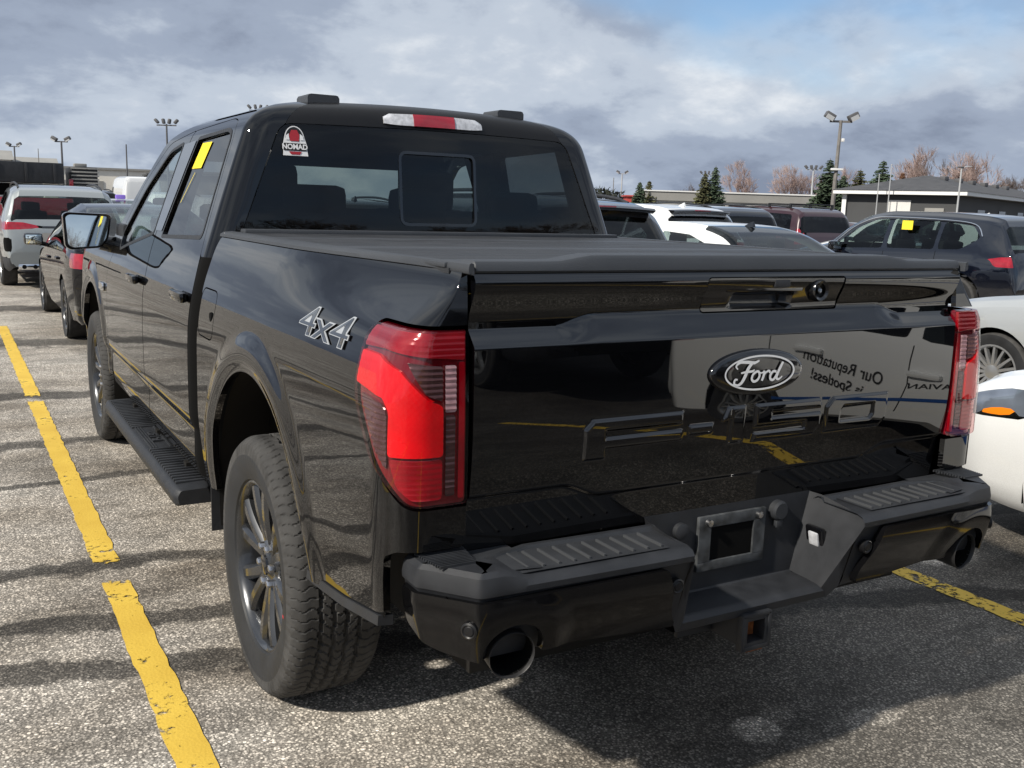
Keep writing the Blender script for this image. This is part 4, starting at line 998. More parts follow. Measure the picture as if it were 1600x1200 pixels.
# ================================================================== other vehicles: lofted shells cut into body, glass, lamps and trim
def tab(t): return interp(t)
def wheel_pack(r, w_, rim_mat, spokes, rr):
    tv, tf, ti = tyre_mesh(r, w_/2, rr, False)
    me = []
    a = mk('tyre', tv, tf, None, None, 30, None, ['tread_rubber', 'side_rubber'], ti); me.append(a)
    m = MB(); m.lathe([(.06, rr-.012), (-w_*.40, rr-.010), (-w_*.44, rr+.004), (-w_*.47, rr+.004), (-w_*.47, rr-.010), (-w_*.40, rr-.022), (.04, rr-.03)], 40, 'x')
    m.lathe([(-w_*.2, .07), (-w_*.40, .062), (-w_*.42, .03), (-w_*.425, 0)], 20, 'x')
    for k in range(spokes):
        q = 2*math.pi*k/spokes; er = Vector((0, math.cos(q), math.sin(q))); et_ = Vector((0, -math.sin(q), math.cos(q))); rings = []
        for t in (0, .5, 1):
            rad = .05+t*(rr-.065); ww = (.018 if spokes > 8 else .034)*(1-.25*t); x = -w_*(.40+.04*math.sin(t*2.4))
            rings.append([tuple(er*rad+et_*a_*ww+Vector((x+dx, 0, 0))) for a_, dx in ((-1, .03), (-.7, 0), (.7, 0), (1, .03))])
        m.loft(rings, True, True)
    me.append(m.build('rim', rim_mat, None, 35))
    me.append(MB().lathe([(.0, .0), (.0, rr-.02), (.03, rr-.02)], 28, 'x').build('brake_disc', 'underbody'))
    for o in me: C.objects.unlink(o)
    return me
WP = {}
def comps(V, F):
    par = list(range(len(V)))
    def fd_(a):
        while par[a] != a: par[a] = par[par[a]]; a = par[a]
        return a
    for f in F:
        for q in f[1:]: par[fd_(q)] = fd_(f[0])
    grp = {}
    for f in F: grp.setdefault(fd_(f[0]), []).append(f)
    out = []
    for fs in grp.values():
        ids = sorted({q for f in fs for q in f}); mp_ = {q: i for i, q in enumerate(ids)}
        if len(fs) >= 2: out.append(([V[q] for q in ids], [tuple(mp_[q] for q in f) for f in fs]))
    return out
def get_wheel(key):
    if key not in WP: WP[key] = wheel_pack(*key)
    return WP[key]
def make_car(name, label, loc, sp, rz=0.0, group=None, detail=True):
    root = thing(name, label, sp.get('cat', 'car'), (loc[0], loc[1], 0), rz, group)
    L, Wd = sp['L'], sp['W']/2; top = tab(sp['top']); belt = tab(sp['belt']); rear_y, front_y = -L/2, L/2
    rx, fx = sp['axles']; wr_ = sp.get('wr', .33); low = sp.get('low', .22)
    plan = tab([(rear_y, Wd*sp.get('rw', .86)), (rear_y+.06, Wd*sp.get('rw', .86)+.045), (rear_y+.25, Wd*.965), (rear_y+.7, Wd), (0, Wd), (front_y-.9, Wd), (front_y-.35, Wd*.94), (front_y-.10, Wd*.82), (front_y-.03, Wd*.72), (front_y, Wd*.60)])
    ys = list(np.linspace(rear_y, front_y, 96))
    for y, z in sp['top']: ys += [y]
    ys += list(np.linspace(rear_y, rear_y+.4, 14))
    for yd in sp.get('doors', []): ys += [yd-.005, yd, yd+.005]
    ys = np.array(sorted(set(round(float(q), 4) for q in ys)))
    tum = sp.get('tumble', .42); rows = []; kinds = None
    for y in ys:
        zt = float(top(y)); zb = min(float(belt(y)), zt-.025); w_ = float(plan(y))
        lo = low+.10*max(0, (abs(y)-L/2+.5)/.5)**2; zm = (lo+zb)/2
        wb = w_*.965; h = max(zt-zb, 0.0); wrr = max(wb-tum*max(h-.05, 0)-.03, .3)
        zr = zb+max(h-.085, h*.55)
        pts = [(w_*.90, lo), (w_*.955, lo+.05), (w_*.975, lo+(zb-lo)*.22), (w_*.985, lo+(zb-lo)*.34), (w_*.995, lo+(zb-lo)*.46), (w_, lo+(zb-lo)*.58), (w_*1.0, lo+(zb-lo)*.70), (w_*.992, lo+(zb-lo)*.82), (w_*.982, lo+(zb-lo)*.91), (wb, zb)]
        for t in np.linspace(0, 1, 11)[1:]:
            bul = .018*math.sin(t*math.pi)*min(1, h/.4); pts.append((wb+(wrr-wb)*t+bul, zb+(zr-zb)*t))
        for t in (.25, .5, .75, 1.0):
            a = t*math.pi/2; pts.append((wrr-.11*math.sin(a)*min(1, h/.1+.3), zr+(zt-.010-zr)*math.sin(a)*.75+(zt-.010-zr)*.25*t))
        xe = pts[-1][0]; ze = pts[-1][1]
        for t in np.linspace(0, 1, 9)[1:]: pts.append((xe*(1-t), ze+(zt-ze)*math.sin(t*math.pi/2)))
        rows.append(pts)
    half = np.array([[(-x, y, z) for x, z in r] for y, r in zip(ys, rows)])
    other = half[:, ::-1][:, 1:].copy(); other[..., 0] *= -1
    P = np.concatenate([half, other], 1); nc = half.shape[1]; K = np.arange(P.shape[1]); K = np.minimum(K, 2*(nc-1)-K)
    PX, PY, PZ = np.abs(P[..., 0]), P[..., 1], P[..., 2]; KK = np.broadcast_to(K, PX.shape)
    side_m = (KK >= 8) & (KK <= 21); top_m = KK >= 20; low_m = KK <= 10
    NEG = np.full(PX.shape, -1.0)
    arch = np.minimum(np.hypot(PY-rx, PZ-wr_)-(wr_+.045), np.hypot(PY-fx, PZ-wr_)-(wr_+.045)); arch = np.where(low_m, arch, 1.0)
    taken = -arch; pieces = []
    def piece(nm, mat, S_, parent=None, sharp=38):
        nonlocal taken
        s_ = np.minimum(S_, -taken); pieces.append((nm, mat, s_, parent, sharp)); taken = np.maximum(taken, S_)
    # glass
    for poly in sp['side_windows']: piece('side_window', sp.get('side_glass', 'glass_mid'), np.where(side_m, poly_sdf(poly, PY, PZ), NEG), None, 60)
    wrl = np.array([[r[19][0]] for r in rows])*np.ones(PX.shape)
    ws = sp['windscreen']; piece('windscreen', 'glass_clear', np.where(top_m, np.minimum.reduce([PY-ws[0], ws[1]-PY, wrl-.045-PX]), NEG), None, 60)
    rg = sp.get('rear_glass')
    if rg: piece('rear_window', sp.get('rear_glass_mat', 'glass_mid'), np.where(top_m, np.minimum.reduce([PY-rg[0], rg[1]-PY, wrl-rg[2]-PX]), NEG), None, 60)
    for nm, mat, fn in sp.get('lamps', []): piece(nm, mat, fn(PX, PY, PZ, KK))
    if 'doors' in sp:
        g_ = np.full(PX.shape, -1.0)
        for yd in sp['doors']: g_ = np.maximum(g_, np.minimum.reduce([.0045-np.abs(PY-yd), PZ-low-.12, np.where(KK <= 9, 1.0, -1.0)]))
        piece('door_gap', 'cavity', g_)
    body_s = np.minimum(arch, -taken)
    V, F = clip(P, body_s); V, F = rim(V, F, lambda v: (-.025*np.sign(v[0]), 0, 0)) if False else (V, F)
    n0 = len(V); b = MB(); b.add(V, F)
    for e in (0, -1): b.add([tuple(q) for q in P[e]], [tuple(range(P.shape[1]))])
    b.build('body', sp['paint'], root, 34)
    for nm, mat, s_, par, shp in pieces:
        V, F = clip(P, s_)
        if not F: continue
        if nm == 'door_gap': mk(nm, V, F, mat, root, shp)['kind'] = 'stuff'; continue
        if not detail and mat.startswith('glass'): mat = 'glass_far'
        for V1, F1 in comps(V, F): mk(nm, V1, F1, mat, root, shp)
    m = MB(); m.box((0, 0, low+.12), (sp['W']-.36, L-.5, .14)); m.build('underbody', 'underbody', root)
    for ya in (rx, fx):
        for sd in (-1, 1):
            m = MB(); rr = wr_+.055; m.loft([[(sd*x, ya+rr*math.cos(a), wr_+rr*math.sin(a)) for a in np.linspace(R(-10), R(190), 16)] for x in (Wd-.04, Wd-.30)]); m.add([(sd*(Wd-.30), ya+rr*math.cos(a), wr_+rr*math.sin(a)) for a in np.linspace(R(-10), R(190), 16)], [tuple(range(16))]); m.build('wheel_arch_liner', 'cavity', root)
    if detail:
        zf = float(belt(0)); m = MB(); m.box((0, .1, low+.2), (sp['W']-.3, 2.2, .08)); m.box((0, sp['windscreen'][0]+.15, zf-.10), (sp['W']-.35, .45, .18), None, .04); m.build('cabin_floor', 'interior', root)
        for x in (-.38, .38):
            for y in (.05, -.85):
                m = MB(); m.box((x, y, zf-.08), (.46, .13, .56), Matrix.Rotation(R(10), 3, 'X'), .05); m.box((x, y+.25, zf-.36), (.46, .5, .14), None, .04); m.box((x, y-.06, zf+.27), (.24, .09, .15), None, .04); m.build('seat', 'interior_grey', root)
        m = MB(); m.tube([(-.38+.17*math.cos(a), .52-.05*math.sin(a), zf+.02+.17*math.sin(a)) for a in np.linspace(0, 2*math.pi, 21)], .014, 6, False); m.build('steering_wheel', 'interior', root)
    zb0 = float(belt(sp['mirror_y'])); 
    for sd in (-1, 1):
        m = MB(); m.box((sd*(Wd+.10), sp['mirror_y'], zb0+.07), (.22, .12, .15), None, .045); m.tube([(sd*(Wd-.05), sp['mirror_y']+.02, zb0+.0), (sd*(Wd+.06), sp['mirror_y'], zb0+.03)], .03, 6)
        mo = m.build('wing_mirror', sp.get('mirror_mat', 'gloss_black'), root); MB().box((sd*(Wd+.10), sp['mirror_y']-.0605, zb0+.07), (.18, .006, .11), None, .003).build('mirror_glass', 'mirror_silver', mo)
    pk = get_wheel((wr_, sp.get('ww', .225), sp.get('rim', 'rim_silver'), sp.get('spokes', 10), sp.get('rr', wr_*.68)))
    for ya in (rx, fx):
        for sd in (-1, 1):
            w_ = bpy.data.objects.new('wheel', None); C.objects.link(w_); w_.parent = root; w_.location = (sd*(Wd-.125), ya, wr_); w_.rotation_euler = (random.random()*6, 0, 0 if sd < 0 else math.pi)
            for o in pk: c_ = o.copy(); C.objects.link(c_); c_.parent = w_
    for yd in sp.get('handles', []):
        for sd in (-1, 1):
            zz = float(belt(yd))-.13; MB().box((sd*(Wd+.002), yd, zz), (.028, .20, .030), None, .010).build('door_handle', sp.get('handle_mat', sp['paint']), root)
    if sp.get('rails'):
        y0, y1, xr = sp['rails']
        for sd in (-1, 1):
            pts = [(sd*xr, y, float(top(y))-.02+.045*math.sin(math.pi*min(max((y-y0)/(y1-y0), 0), 1))**.35) for y in np.linspace(y0, y1, 14)]
            m = MB(); m.tube(pts, .018, 8); m.build('roof_rail', sp.get('rail_mat', 'matte_plastic'), root)
    if sp.get('fin'):
        y = sp['fin']; z = float(top(y)); m = MB(); m.add([(-.025, y-.07, z-.004), (.025, y-.07, z-.004), (.018, y+.11, z-.004), (-.018, y+.11, z-.004), (-.006, y-.06, z+.065), (.006, y-.06, z+.065), (.004, y-.02, z+.055), (-.004, y-.02, z+.055)], [(0, 1, 5, 4), (1, 2, 6, 5), (2, 3, 7, 6), (3, 0, 4, 7), (4, 5, 6, 7)]); m.build('antenna_fin', sp.get('fin_mat', sp['paint']), root)
    if sp.get('spoiler'):
        y, z, hwid = sp['spoiler']; m = MB(); m.loft([[(x, y+.16, z+.012-.02*(x/hwid)**2), (x, y-.06, z+.002-.02*(x/hwid)**2), (x, y-.085, z-.018-.02*(x/hwid)**2), (x, y-.04, z-.045-.02*(x/hwid)**2), (x, y+.16, z-.05)] for x in np.linspace(-hwid, hwid, 15)], True, True); s_ = m.build('roof_spoiler', sp.get('spoiler_mat', sp['paint']), root)
        MB().box((0, y-.075, z-.012), (.34, .012, .018), None, .004).build('stop_lamp', 'lamp_red', s_)
    return root
def box_reg(x0, x1, y0, y1, z0, z1, kmax=99, kmin=-1):
    return lambda X, Y, Z, K: np.where((K <= kmax) & (K >= kmin), np.minimum.reduce([X-x0, x1-X, Y-y0, y1-Y, Z-z0, z1-Z]), -1.0)
def poly_xz(poly, y0, y1):   # region drawn on the tail or nose
    return lambda X, Y, Z, K: np.minimum.reduce([poly_sdf(poly, X, Z), Y-y0, y1-Y])
def poly_yz(poly, kmax=12):
    return lambda X, Y, Z, K: np.where(K <= kmax, poly_sdf(poly, Y, Z), -1.0)

SEDAN = dict(L=4.66, W=1.82, low=.20, wr=.325, axles=(-1.36, 1.38), tumble=.44, rw=.80,
    top=[(-2.33, .52), (-2.32, .74), (-2.29, .93), (-2.22, 1.03), (-2.05, 1.06), (-1.78, 1.075), (-1.10, 1.345), (-.70, 1.415), (-.1, 1.44), (.35, 1.405), (.75, 1.27), (1.22, .985), (1.6, .93), (2.0, .84), (2.2, .755), (2.30, .64), (2.33, .50)],
    belt=[(-2.33, .5), (-2.2, .98), (-1.6, .985), (0, .93), (1.1, .885), (1.8, .80), (2.2, .68), (2.33, .45)],
    side_windows=[rnd_poly([(-.02, .965), (1.02, .925), (.60, 1.20), (.25, 1.305), (-.02, 1.318)], .03), rnd_poly([(-.10, .968), (-.10, 1.318), (-.62, 1.292), (-1.02, 1.19), (-1.22, 1.04), (-1.18, 1.0)], .03)],
    windscreen=(.42, 1.18), rear_glass=(-1.74, -.78, .05), doors=[1.02, -.06, -1.08], handles=[.12, -.92], mirror_y=.80, fin=-.85, spokes=15, rr=.225, fin_mat='gloss_black')
SUV = dict(L=4.65, W=1.86, low=.26, wr=.355, axles=(-1.40, 1.36), tumble=.30, rw=.88, ww=.235,
    top=[(-2.325, .60), (-2.315, .80), (-2.28, .98), (-2.24, 1.07), (-1.98, 1.50), (-1.90, 1.585), (-1.6, 1.635), (-.7, 1.675), (0, 1.675), (.45, 1.61), (.85, 1.42), (1.28, 1.105), (1.7, 1.03), (2.05, .95), (2.22, .85), (2.30, .70), (2.325, .55)],
    belt=[(-2.325, .6), (-2.2, 1.06), (-1.6, 1.085), (0, 1.03), (1.2, .99), (1.8, .90), (2.2, .78), (2.325, .5)],
    side_windows=[rnd_poly([(.02, 1.075), (1.04, 1.03), (.66, 1.36), (.30, 1.515), (.02, 1.54)], .03), rnd_poly([(-.07, 1.08), (-.07, 1.545), (-.95, 1.525), (-.95, 1.10)], .03), rnd_poly([(-1.02, 1.105), (-1.02, 1.52), (-1.52, 1.47), (-1.70, 1.30), (-1.40, 1.12)], .04)],
    windscreen=(.48, 1.24), rear_glass=(-2.215, -1.99, .03), doors=[1.05, -.03, -1.0], handles=[.16, -.82], mirror_y=.86, fin=-1.5, rails=(-1.65, .35, .60), spokes=5)
def var(base, **k): d = dict(base); d.update(k); return d
tail_wide = lambda z0, z1, x0: ('tail_light', 'lamp_red', box_reg(x0, 2, -3, -2.0, z0, z1))
suv_tail = [tail_wide(.93, 1.06, .52), ('lower_bumper', 'matte_plastic', box_reg(-1, 3, -3, 3, 0, .44, 4)), ]
sed_tail = [('tail_light', 'lamp_red', box_reg(.50, 2, -3, -2.02, .80, .94)), ('lower_bumper', 'matte_plastic', box_reg(-1, 3, -3, -2.0, 0, .42))]
sed_head = [('headlight', 'headlamp', poly_yz([(1.72, .73), (2.05, .70), (2.36, .58), (2.36, .67), (2.1, .775), (1.75, .80)], 10))]

# --- the car right of the truck: white saloon, lettered doors
_sh = lambda poly: [(y-.27, z) for y, z in poly]
WS = var(SEDAN, L=4.9, axles=(-1.50, 1.50), paint='white_paint', handle_mat='white_paint', mirror_mat='white_paint', side_glass='glass_dark', rear_glass_mat='glass_mid',
    top=[(-2.45, .52), (-2.44, .74), (-2.41, .93), (-2.34, 1.03), (-2.2, 1.06), (-2.02, 1.075), (-1.37, 1.345), (-.97, 1.415), (-.37, 1.44), (.08, 1.405), (.48, 1.27), (.95, .995), (1.5, .94), (2.1, .85), (2.3, .765), (2.42, .64), (2.45, .50)],
    belt=[(-2.45, .5), (-2.3, .98), (-1.8, .985), (-.2, .93), (.85, .885), (1.8, .81), (2.3, .68), (2.45, .45)],
    side_windows=[_sh(p) for p in SEDAN['side_windows']], windscreen=(.15, .92), rear_glass=(-2.0, -1.05, .05), doors=[.78, -.32, -1.30], handles=[-.22, -1.0], mirror_y=.55, fin=-1.1,
    lamps=[('side_marker', 'amber', poly_yz([(1.92, .652), (2.14, .640), (2.22, .672), (1.96, .690)], 10)),
           ('headlight', 'headlamp', poly_yz([(1.82, .70), (1.92, .648), (2.14, .625), (2.465, .605), (2.465, .70), (2.22, .765), (1.87, .790)], 10)),
           ('bumper_vent', 'cavity', poly_yz([(2.25, .30), (2.37, .33), (2.38, .50), (2.32, .52)], 9)),
           ('tail_light', 'lamp_red', box_reg(.50, 2, -3, -2.02, .80, .94)), ('lower_grille', 'cavity', box_reg(-1, .55, 2.37, 3, .26, .42))])
ws = make_car('white_saloon', 'white saloon with lettered doors, its nose just right of the truck bumper', (3.36, -1.10), WS)
def on_door(s, y, z, sp_=WS, off=.004):     # left flank of a saloon
    zz = (z-.20)/(.93-.20); k = float(np.interp(zz, [0, .22, .34, .46, .58, .70, .82, .91, 1], [.93, .975, .985, .995, 1, 1, .992, .982, .965])); return (-sp_['W']/2*k-off, y, z)
for txt, y, z, s, rot in (('Our Reputation', -.75, .775, .088, 7), ('is Spotless!', -.78, .685, .088, 7), ('SCANDINAVIAN', .03, .715, .092, 0)):
    v, f = text_mesh(txt, s, .15 if rot == 0 else 0, 0, .001); q = R(rot); m = MB()
    m.add([on_door(0, y-(a*math.cos(q)-b*math.sin(q)), z+(a*math.sin(q)+b*math.cos(q))) for a, b, _ in v], f); m.build('door_lettering', 'black_print', ws)
m = MB(); yy = np.linspace(-1.25, .90, 20); m.loft([[on_door(0, y, .520+.03*y, WS, .006), on_door(0, y, .565+.03*y, WS, .006)] for y in yy]); m.build('blue_stripe', 'blue_print', ws)

# --- silver saloon, one bay further
make_car('silver_saloon', 'silver saloon with multi-spoke wheels beyond the white saloon', (6.52, 1.72), var(SEDAN, paint='silver_paint', lamps=sed_head+sed_tail, fin=None))
# --- dark blue crossover with the yellow tag in its rear door window
RG = var(SUV, paint='navy_paint', side_glass='glass_mid', W=1.86, lamps=[('tail_light', 'lamp_red', poly_yz([(-2.4, .90), (-2.4, 1.06), (-2.06, 1.04), (-1.86, 1.0), (-2.02, .90)], 10)), ('arch_trim', 'matte_plastic', lambda X, Y, Z, K: np.where(K <= 6, np.maximum(.44-np.hypot(Y+1.40, Z-.355), .44-np.hypot(Y-1.36, Z-.355)), -1.0)), ('lower_bumper', 'matte_plastic', box_reg(-1, 3, -3, 3, 0, .42, 4))], rails=None, fin=None, handle_mat='navy_paint')
rg_ = make_car('crossover', 'dark navy crossover with a square yellow tag in its rear door window', (12.25, 9.05), RG)
m = MB(); m.add([(-.93+.03*(z-1.1)/.4*2, y, z) for y, z in ((-.30, 1.52), (-.50, 1.52), (-.53, 1.38), (-.33, 1.38))], [(0, 1, 2, 3)])
m.v = [(-.875+(v[2]-1.38)*.32, v[1], v[2]) for v in m.v]; m.build('yellow_tag', 'yellow_paper', rg_)
pts = [(1.06, 1.03), (.70, 1.36), (.33, 1.53), (-.05, 1.565), (-1.0, 1.545), (-1.55, 1.49), (-1.72, 1.32)]
m = MB(); m.tube([(-(.905-max(z-1.06, 0)*.305), y, z+.004) for y, z in [(p.x, p.y) for p in catmull([Vector(p) for p in pts], 5)]], .010, 6); m.build('window_trim', 'chrome', rg_)
# --- grey crossover right beside the truck cab
gs = make_car('grey_crossover', 'charcoal crossover with a whip aerial, rear window seen over the truck bed', (3.38, 7.62), var(SUV, paint='charcoal_paint', lamps=suv_tail, rear_glass_mat='glass_dark', spoiler=(-1.98, 1.585, .62), fin=None))
m = MB(); m.tube([(.05, -1.55, 1.63), (.05, -1.60, 1.70)], [.03, .010], 8); m.tube([(.05, -1.60, 1.70), (.05, -1.70, 1.96)], [.006, .004], 6); m.build('whip_aerial', 'matte_plastic', gs)
# --- white saloon with pale blue rear glass
make_car('white_saloon', 'white saloon with a black roof fin and sky-blue rear glass, behind the truck tailgate', (6.45, 7.75), var(SEDAN, paint='white_paint', lamps=sed_tail+sed_head, fin_mat='gloss_black', rear_glass_mat='glass_mid', W=1.84))
# --- white crossover with black spoiler
make_car('white_crossover', 'white crossover with a black tailgate spoiler behind the pale saloon', (9.45, 13.3), var(SUV, paint='white_paint', lamps=suv_tail, spoiler=(-1.98, 1.585, .62), spoiler_mat='gloss_black', rear_glass_mat='glass_dark', fin_mat='white_paint', rails=None))
# --- big black SUV with roof bars
BIG = var(SUV, L=5.1, W=2.0, low=.32, wr=.39, axles=(-1.55, 1.5), tumble=.20, rw=.93, side_glass='glass_dark', rear_glass_mat='glass_dark', paint='maroon_paint',
    top=[(-2.55, .65), (-2.54, .9), (-2.50, 1.10), (-2.46, 1.20), (-2.33, 1.62), (-2.27, 1.72), (-2.0, 1.80), (-.7, 1.84), (.1, 1.83), (.55, 1.75), (.9, 1.58), (1.3, 1.27), (1.7, 1.20), (2.2, 1.12), (2.45, 1.0), (2.53, .8), (2.55, .6)],
    belt=[(-2.55, .6), (-2.4, 1.18), (0, 1.17), (1.3, 1.14), (2, 1.05), (2.4, .9), (2.55, .55)],
    side_windows=[rnd_poly([(.05, 1.21), (1.02, 1.20), (.72, 1.50), (.40, 1.66), (.05, 1.69)], .03), rnd_poly([(-.06, 1.21), (-.06, 1.69), (-1.05, 1.68), (-1.05, 1.21)], .03), rnd_poly([(-1.14, 1.21), (-1.14, 1.68), (-2.10, 1.64), (-2.16, 1.24)], .04)],
    windscreen=(.58, 1.26), rear_glass=(-2.455, -2.335, .04), doors=[1.05, 0, -1.1], handles=[.16, -.92], mirror_y=.9, fin=None, rails=(-2.0, .3, .70), spokes=6, lamps=[('tail_light', 'lamp_red', box_reg(.72, 3, -3, -2.36, .92, 1.30)), ('lower_bumper', 'matte_plastic', box_reg(-1, 3, -3, 3, 0, .50, 4))])
bs = make_car('big_suv', 'large dark maroon SUV with roof bars and red tail lights, behind the crossover bonnet', (16.5, 17.4), BIG)
bs.scale = (1, 1, .955)
for y in (-1.9, -1.2):
    m = MB(); m.tube([(-.72, y, 1.90), (.72, y, 1.90)], .016, 6); 
    for x in (-.70, .70): m.box((x, y, 1.86), (.05, .05, .10))
    m.build('roof_bar', 'matte_plastic', bs)
make_car('white_crossover', 'white crossover whose bonnet shows between the dark SUV and the navy crossover', (15.6, 11.7), var(SUV, paint='pearl_white', lamps=suv_tail, rails=None))
# --- column in front of the truck
BK = var(SEDAN, paint='sedan_black', lamps=[('tail_light', 'lamp_red', box_reg(.54, 2, -3, -1.95, .80, .95)), ('lower_bumper', 'gloss_black', box_reg(-1, 3, -3, -2.0, 0, .42))], rim='rim_dark', spokes=10, W=1.80, L=4.66, mirror_mat='sedan_black', rear_glass_mat='glass_mid')
make_car('black_saloon', 'black saloon parked ahead of the truck, partly hidden by its door mirror', (.18, 11.05), BK)
ME = var(SUV, paint='silver_grey', W=1.90, rear_glass_mat='glass_mid', spokes=10, rails=(-1.75, .35, .63), fin=None,
    lamps=[('tail_light', 'lamp_red', poly_xz(rnd_poly([(.36, .985), (.62, .955), (1.2, .93), (1.2, 1.075), (.62, 1.065), (.36, 1.005)], .02), -3, -1.95)),
           ('lamp_strip', 'gloss_black', box_reg(-1, .36, -3, -2.0, .975, 1.012)),
           ('plate_recess', 'wall_grey', poly_xz(rnd_poly([(-.5, .68), (.40, .68), (.50, .90), (-.5, .90)], .04), -3, -2.0)),
           ('bumper_slot', 'cavity', box_reg(.80, 2, -3, -2.12, .60, .82)),
           ('rear_reflector', 'lamp_red', box_reg(.45, .80, -3, -2.0, .505, .535)),
           ('lower_bumper', 'pad_plastic', lambda X, Y, Z, K: np.where(Y < -1.75, .50-Z, np.where(K <= 3, .36-Z, -1.0)))])
mc = make_car('grey_crossover', 'pale grey crossover with wide red tail lights parked beyond the black saloon', (-.06, 18.05), ME)
for sd in (-1, 1):
    m = MB(); m.box((sd*.56, -2.30, .36), (.34, .08, .10), None, .03); ex = m.build('exhaust_trim', 'chrome', mc); 
    for dx in (-.08, .08): MB().lathe([(-.005, .0), (-.005, .034), (.02, .036)], 14, 'y', (sd*.56+dx, -2.345, .36)).build('exhaust_bore', 'cavity', ex)
wh = make_car('white_saloon', 'white saloon with a small purple roof sign behind the grey crossover', (2.25, 25.6), var(SEDAN, paint='white_paint', lamps=sed_tail, fin=None))
m = MB(); m.box((-.1, -.55, 1.49), (.24, .12, .11), None, .03); m.build('roof_sign', 'purple', wh)
make_car('black_crossover', 'black crossover roof showing behind the white saloon with the roof sign', (2.3, 33.5), var(SUV, paint='sedan_black', lamps=suv_tail, rails=(-1.6, .35, .6)), detail=False)
make_car('white_crossover', 'distant white crossover just left of the truck windscreen pillar', (5.2, 36.0), var(SUV, paint='pearl_white', lamps=suv_tail, rails=None), detail=False)
VAN = var(BIG, L=5.8, W=2.05, paint='white_paint', axles=(-1.9, 1.85), tumble=.12, rails=None,
    top=[(-2.9, .6), (-2.89, 1.2), (-2.84, 2.2), (-2.78, 2.42), (-2.5, 2.50), (0, 2.52), (1.2, 2.47), (1.6, 2.25), (2.1, 1.62), (2.35, 1.32), (2.7, 1.15), (2.85, .95), (2.9, .6)], belt=[(-2.9, .6), (-2.8, 1.25), (2.0, 1.25), (2.5, 1.1), (2.9, .55)],
    side_windows=[rnd_poly([(.95, 1.3), (1.9, 1.3), (1.55, 1.95), (.95, 1.98)], .04)], windscreen=(1.55, 2.2), rear_glass=None, doors=[.85, -.6], handles=[.95], mirror_y=1.8, lamps=[('tail_light', 'lamp_red', box_reg(.90, 3, -3, -2.7, 1.0, 1.5)), ('lower_bumper', 'matte_plastic', box_reg(-1, 3, -3, 3, 0, .5, 4))])
make_car('white_van', 'tall white panel van far off to the left of the truck cab', (7.4, 56.0), VAN, detail=False)
# red truck with black dump box, standing crosswise
rtk = thing('dump_trailer', 'red truck bed with a black dump box and slatted rack, crosswise at far left', 'truck', (-1.2, 26.5, 0), R(90))
def rp(nm, c_, d, mat, bev=.03, par=None): return MB().box(c_, d, None, bev).build(nm, mat, par or rtk)
rp('cargo_bed', (0, 0, 1.10), (2.0, 4.6, .62), 'red_paint', .05); db = rp('dump_box', (0, -.3, 2.02), (2.1, 3.6, .50), 'matte_plastic', .02)
for i in range(6): rp('box_rib', (-1.06, -1.9+i*.64, 2.02), (.04, .07, .46), 'matte_plastic', .008, db)
rp('subframe', (0, -.4, 1.60), (1.5, 3.8, .30), 'cavity', .02); rp('drawbar', (0, 2.8, .62), (.12, 1.2, .12), 'matte_plastic', .02)
rk = rp('rack', (0, -2.62, 1.93), (1.6, .60, .55), 'matte_plastic', .02)
for i in range(6): rp('rack_slat', (-.82, -2.62, 1.72+i*.09), (.05, .66, .035), 'wall_grey', .005, rk)
rp('rack_lamp', (-.85, -2.28, 1.78), (.06, .10, .22), 'lamp_red', .01, rk); rp('beacon', (0, -2.6, 2.26), (.30, .30, .10), 'wall_grey', .02, rk)
pk = get_wheel((.40, .28, 'rim_silver', 6, .25))
for y in (-1.3, -.4):
    for sd in (-1, 1):
        w_ = bpy.data.objects.new('wheel', None); C.objects.link(w_); w_.parent = rtk; w_.location = (sd*.86, y, .40); w_.rotation_euler = (0, 0, 0 if sd < 0 else math.pi)
        for o in pk: c_ = o.copy(); C.objects.link(c_); c_.parent = w_

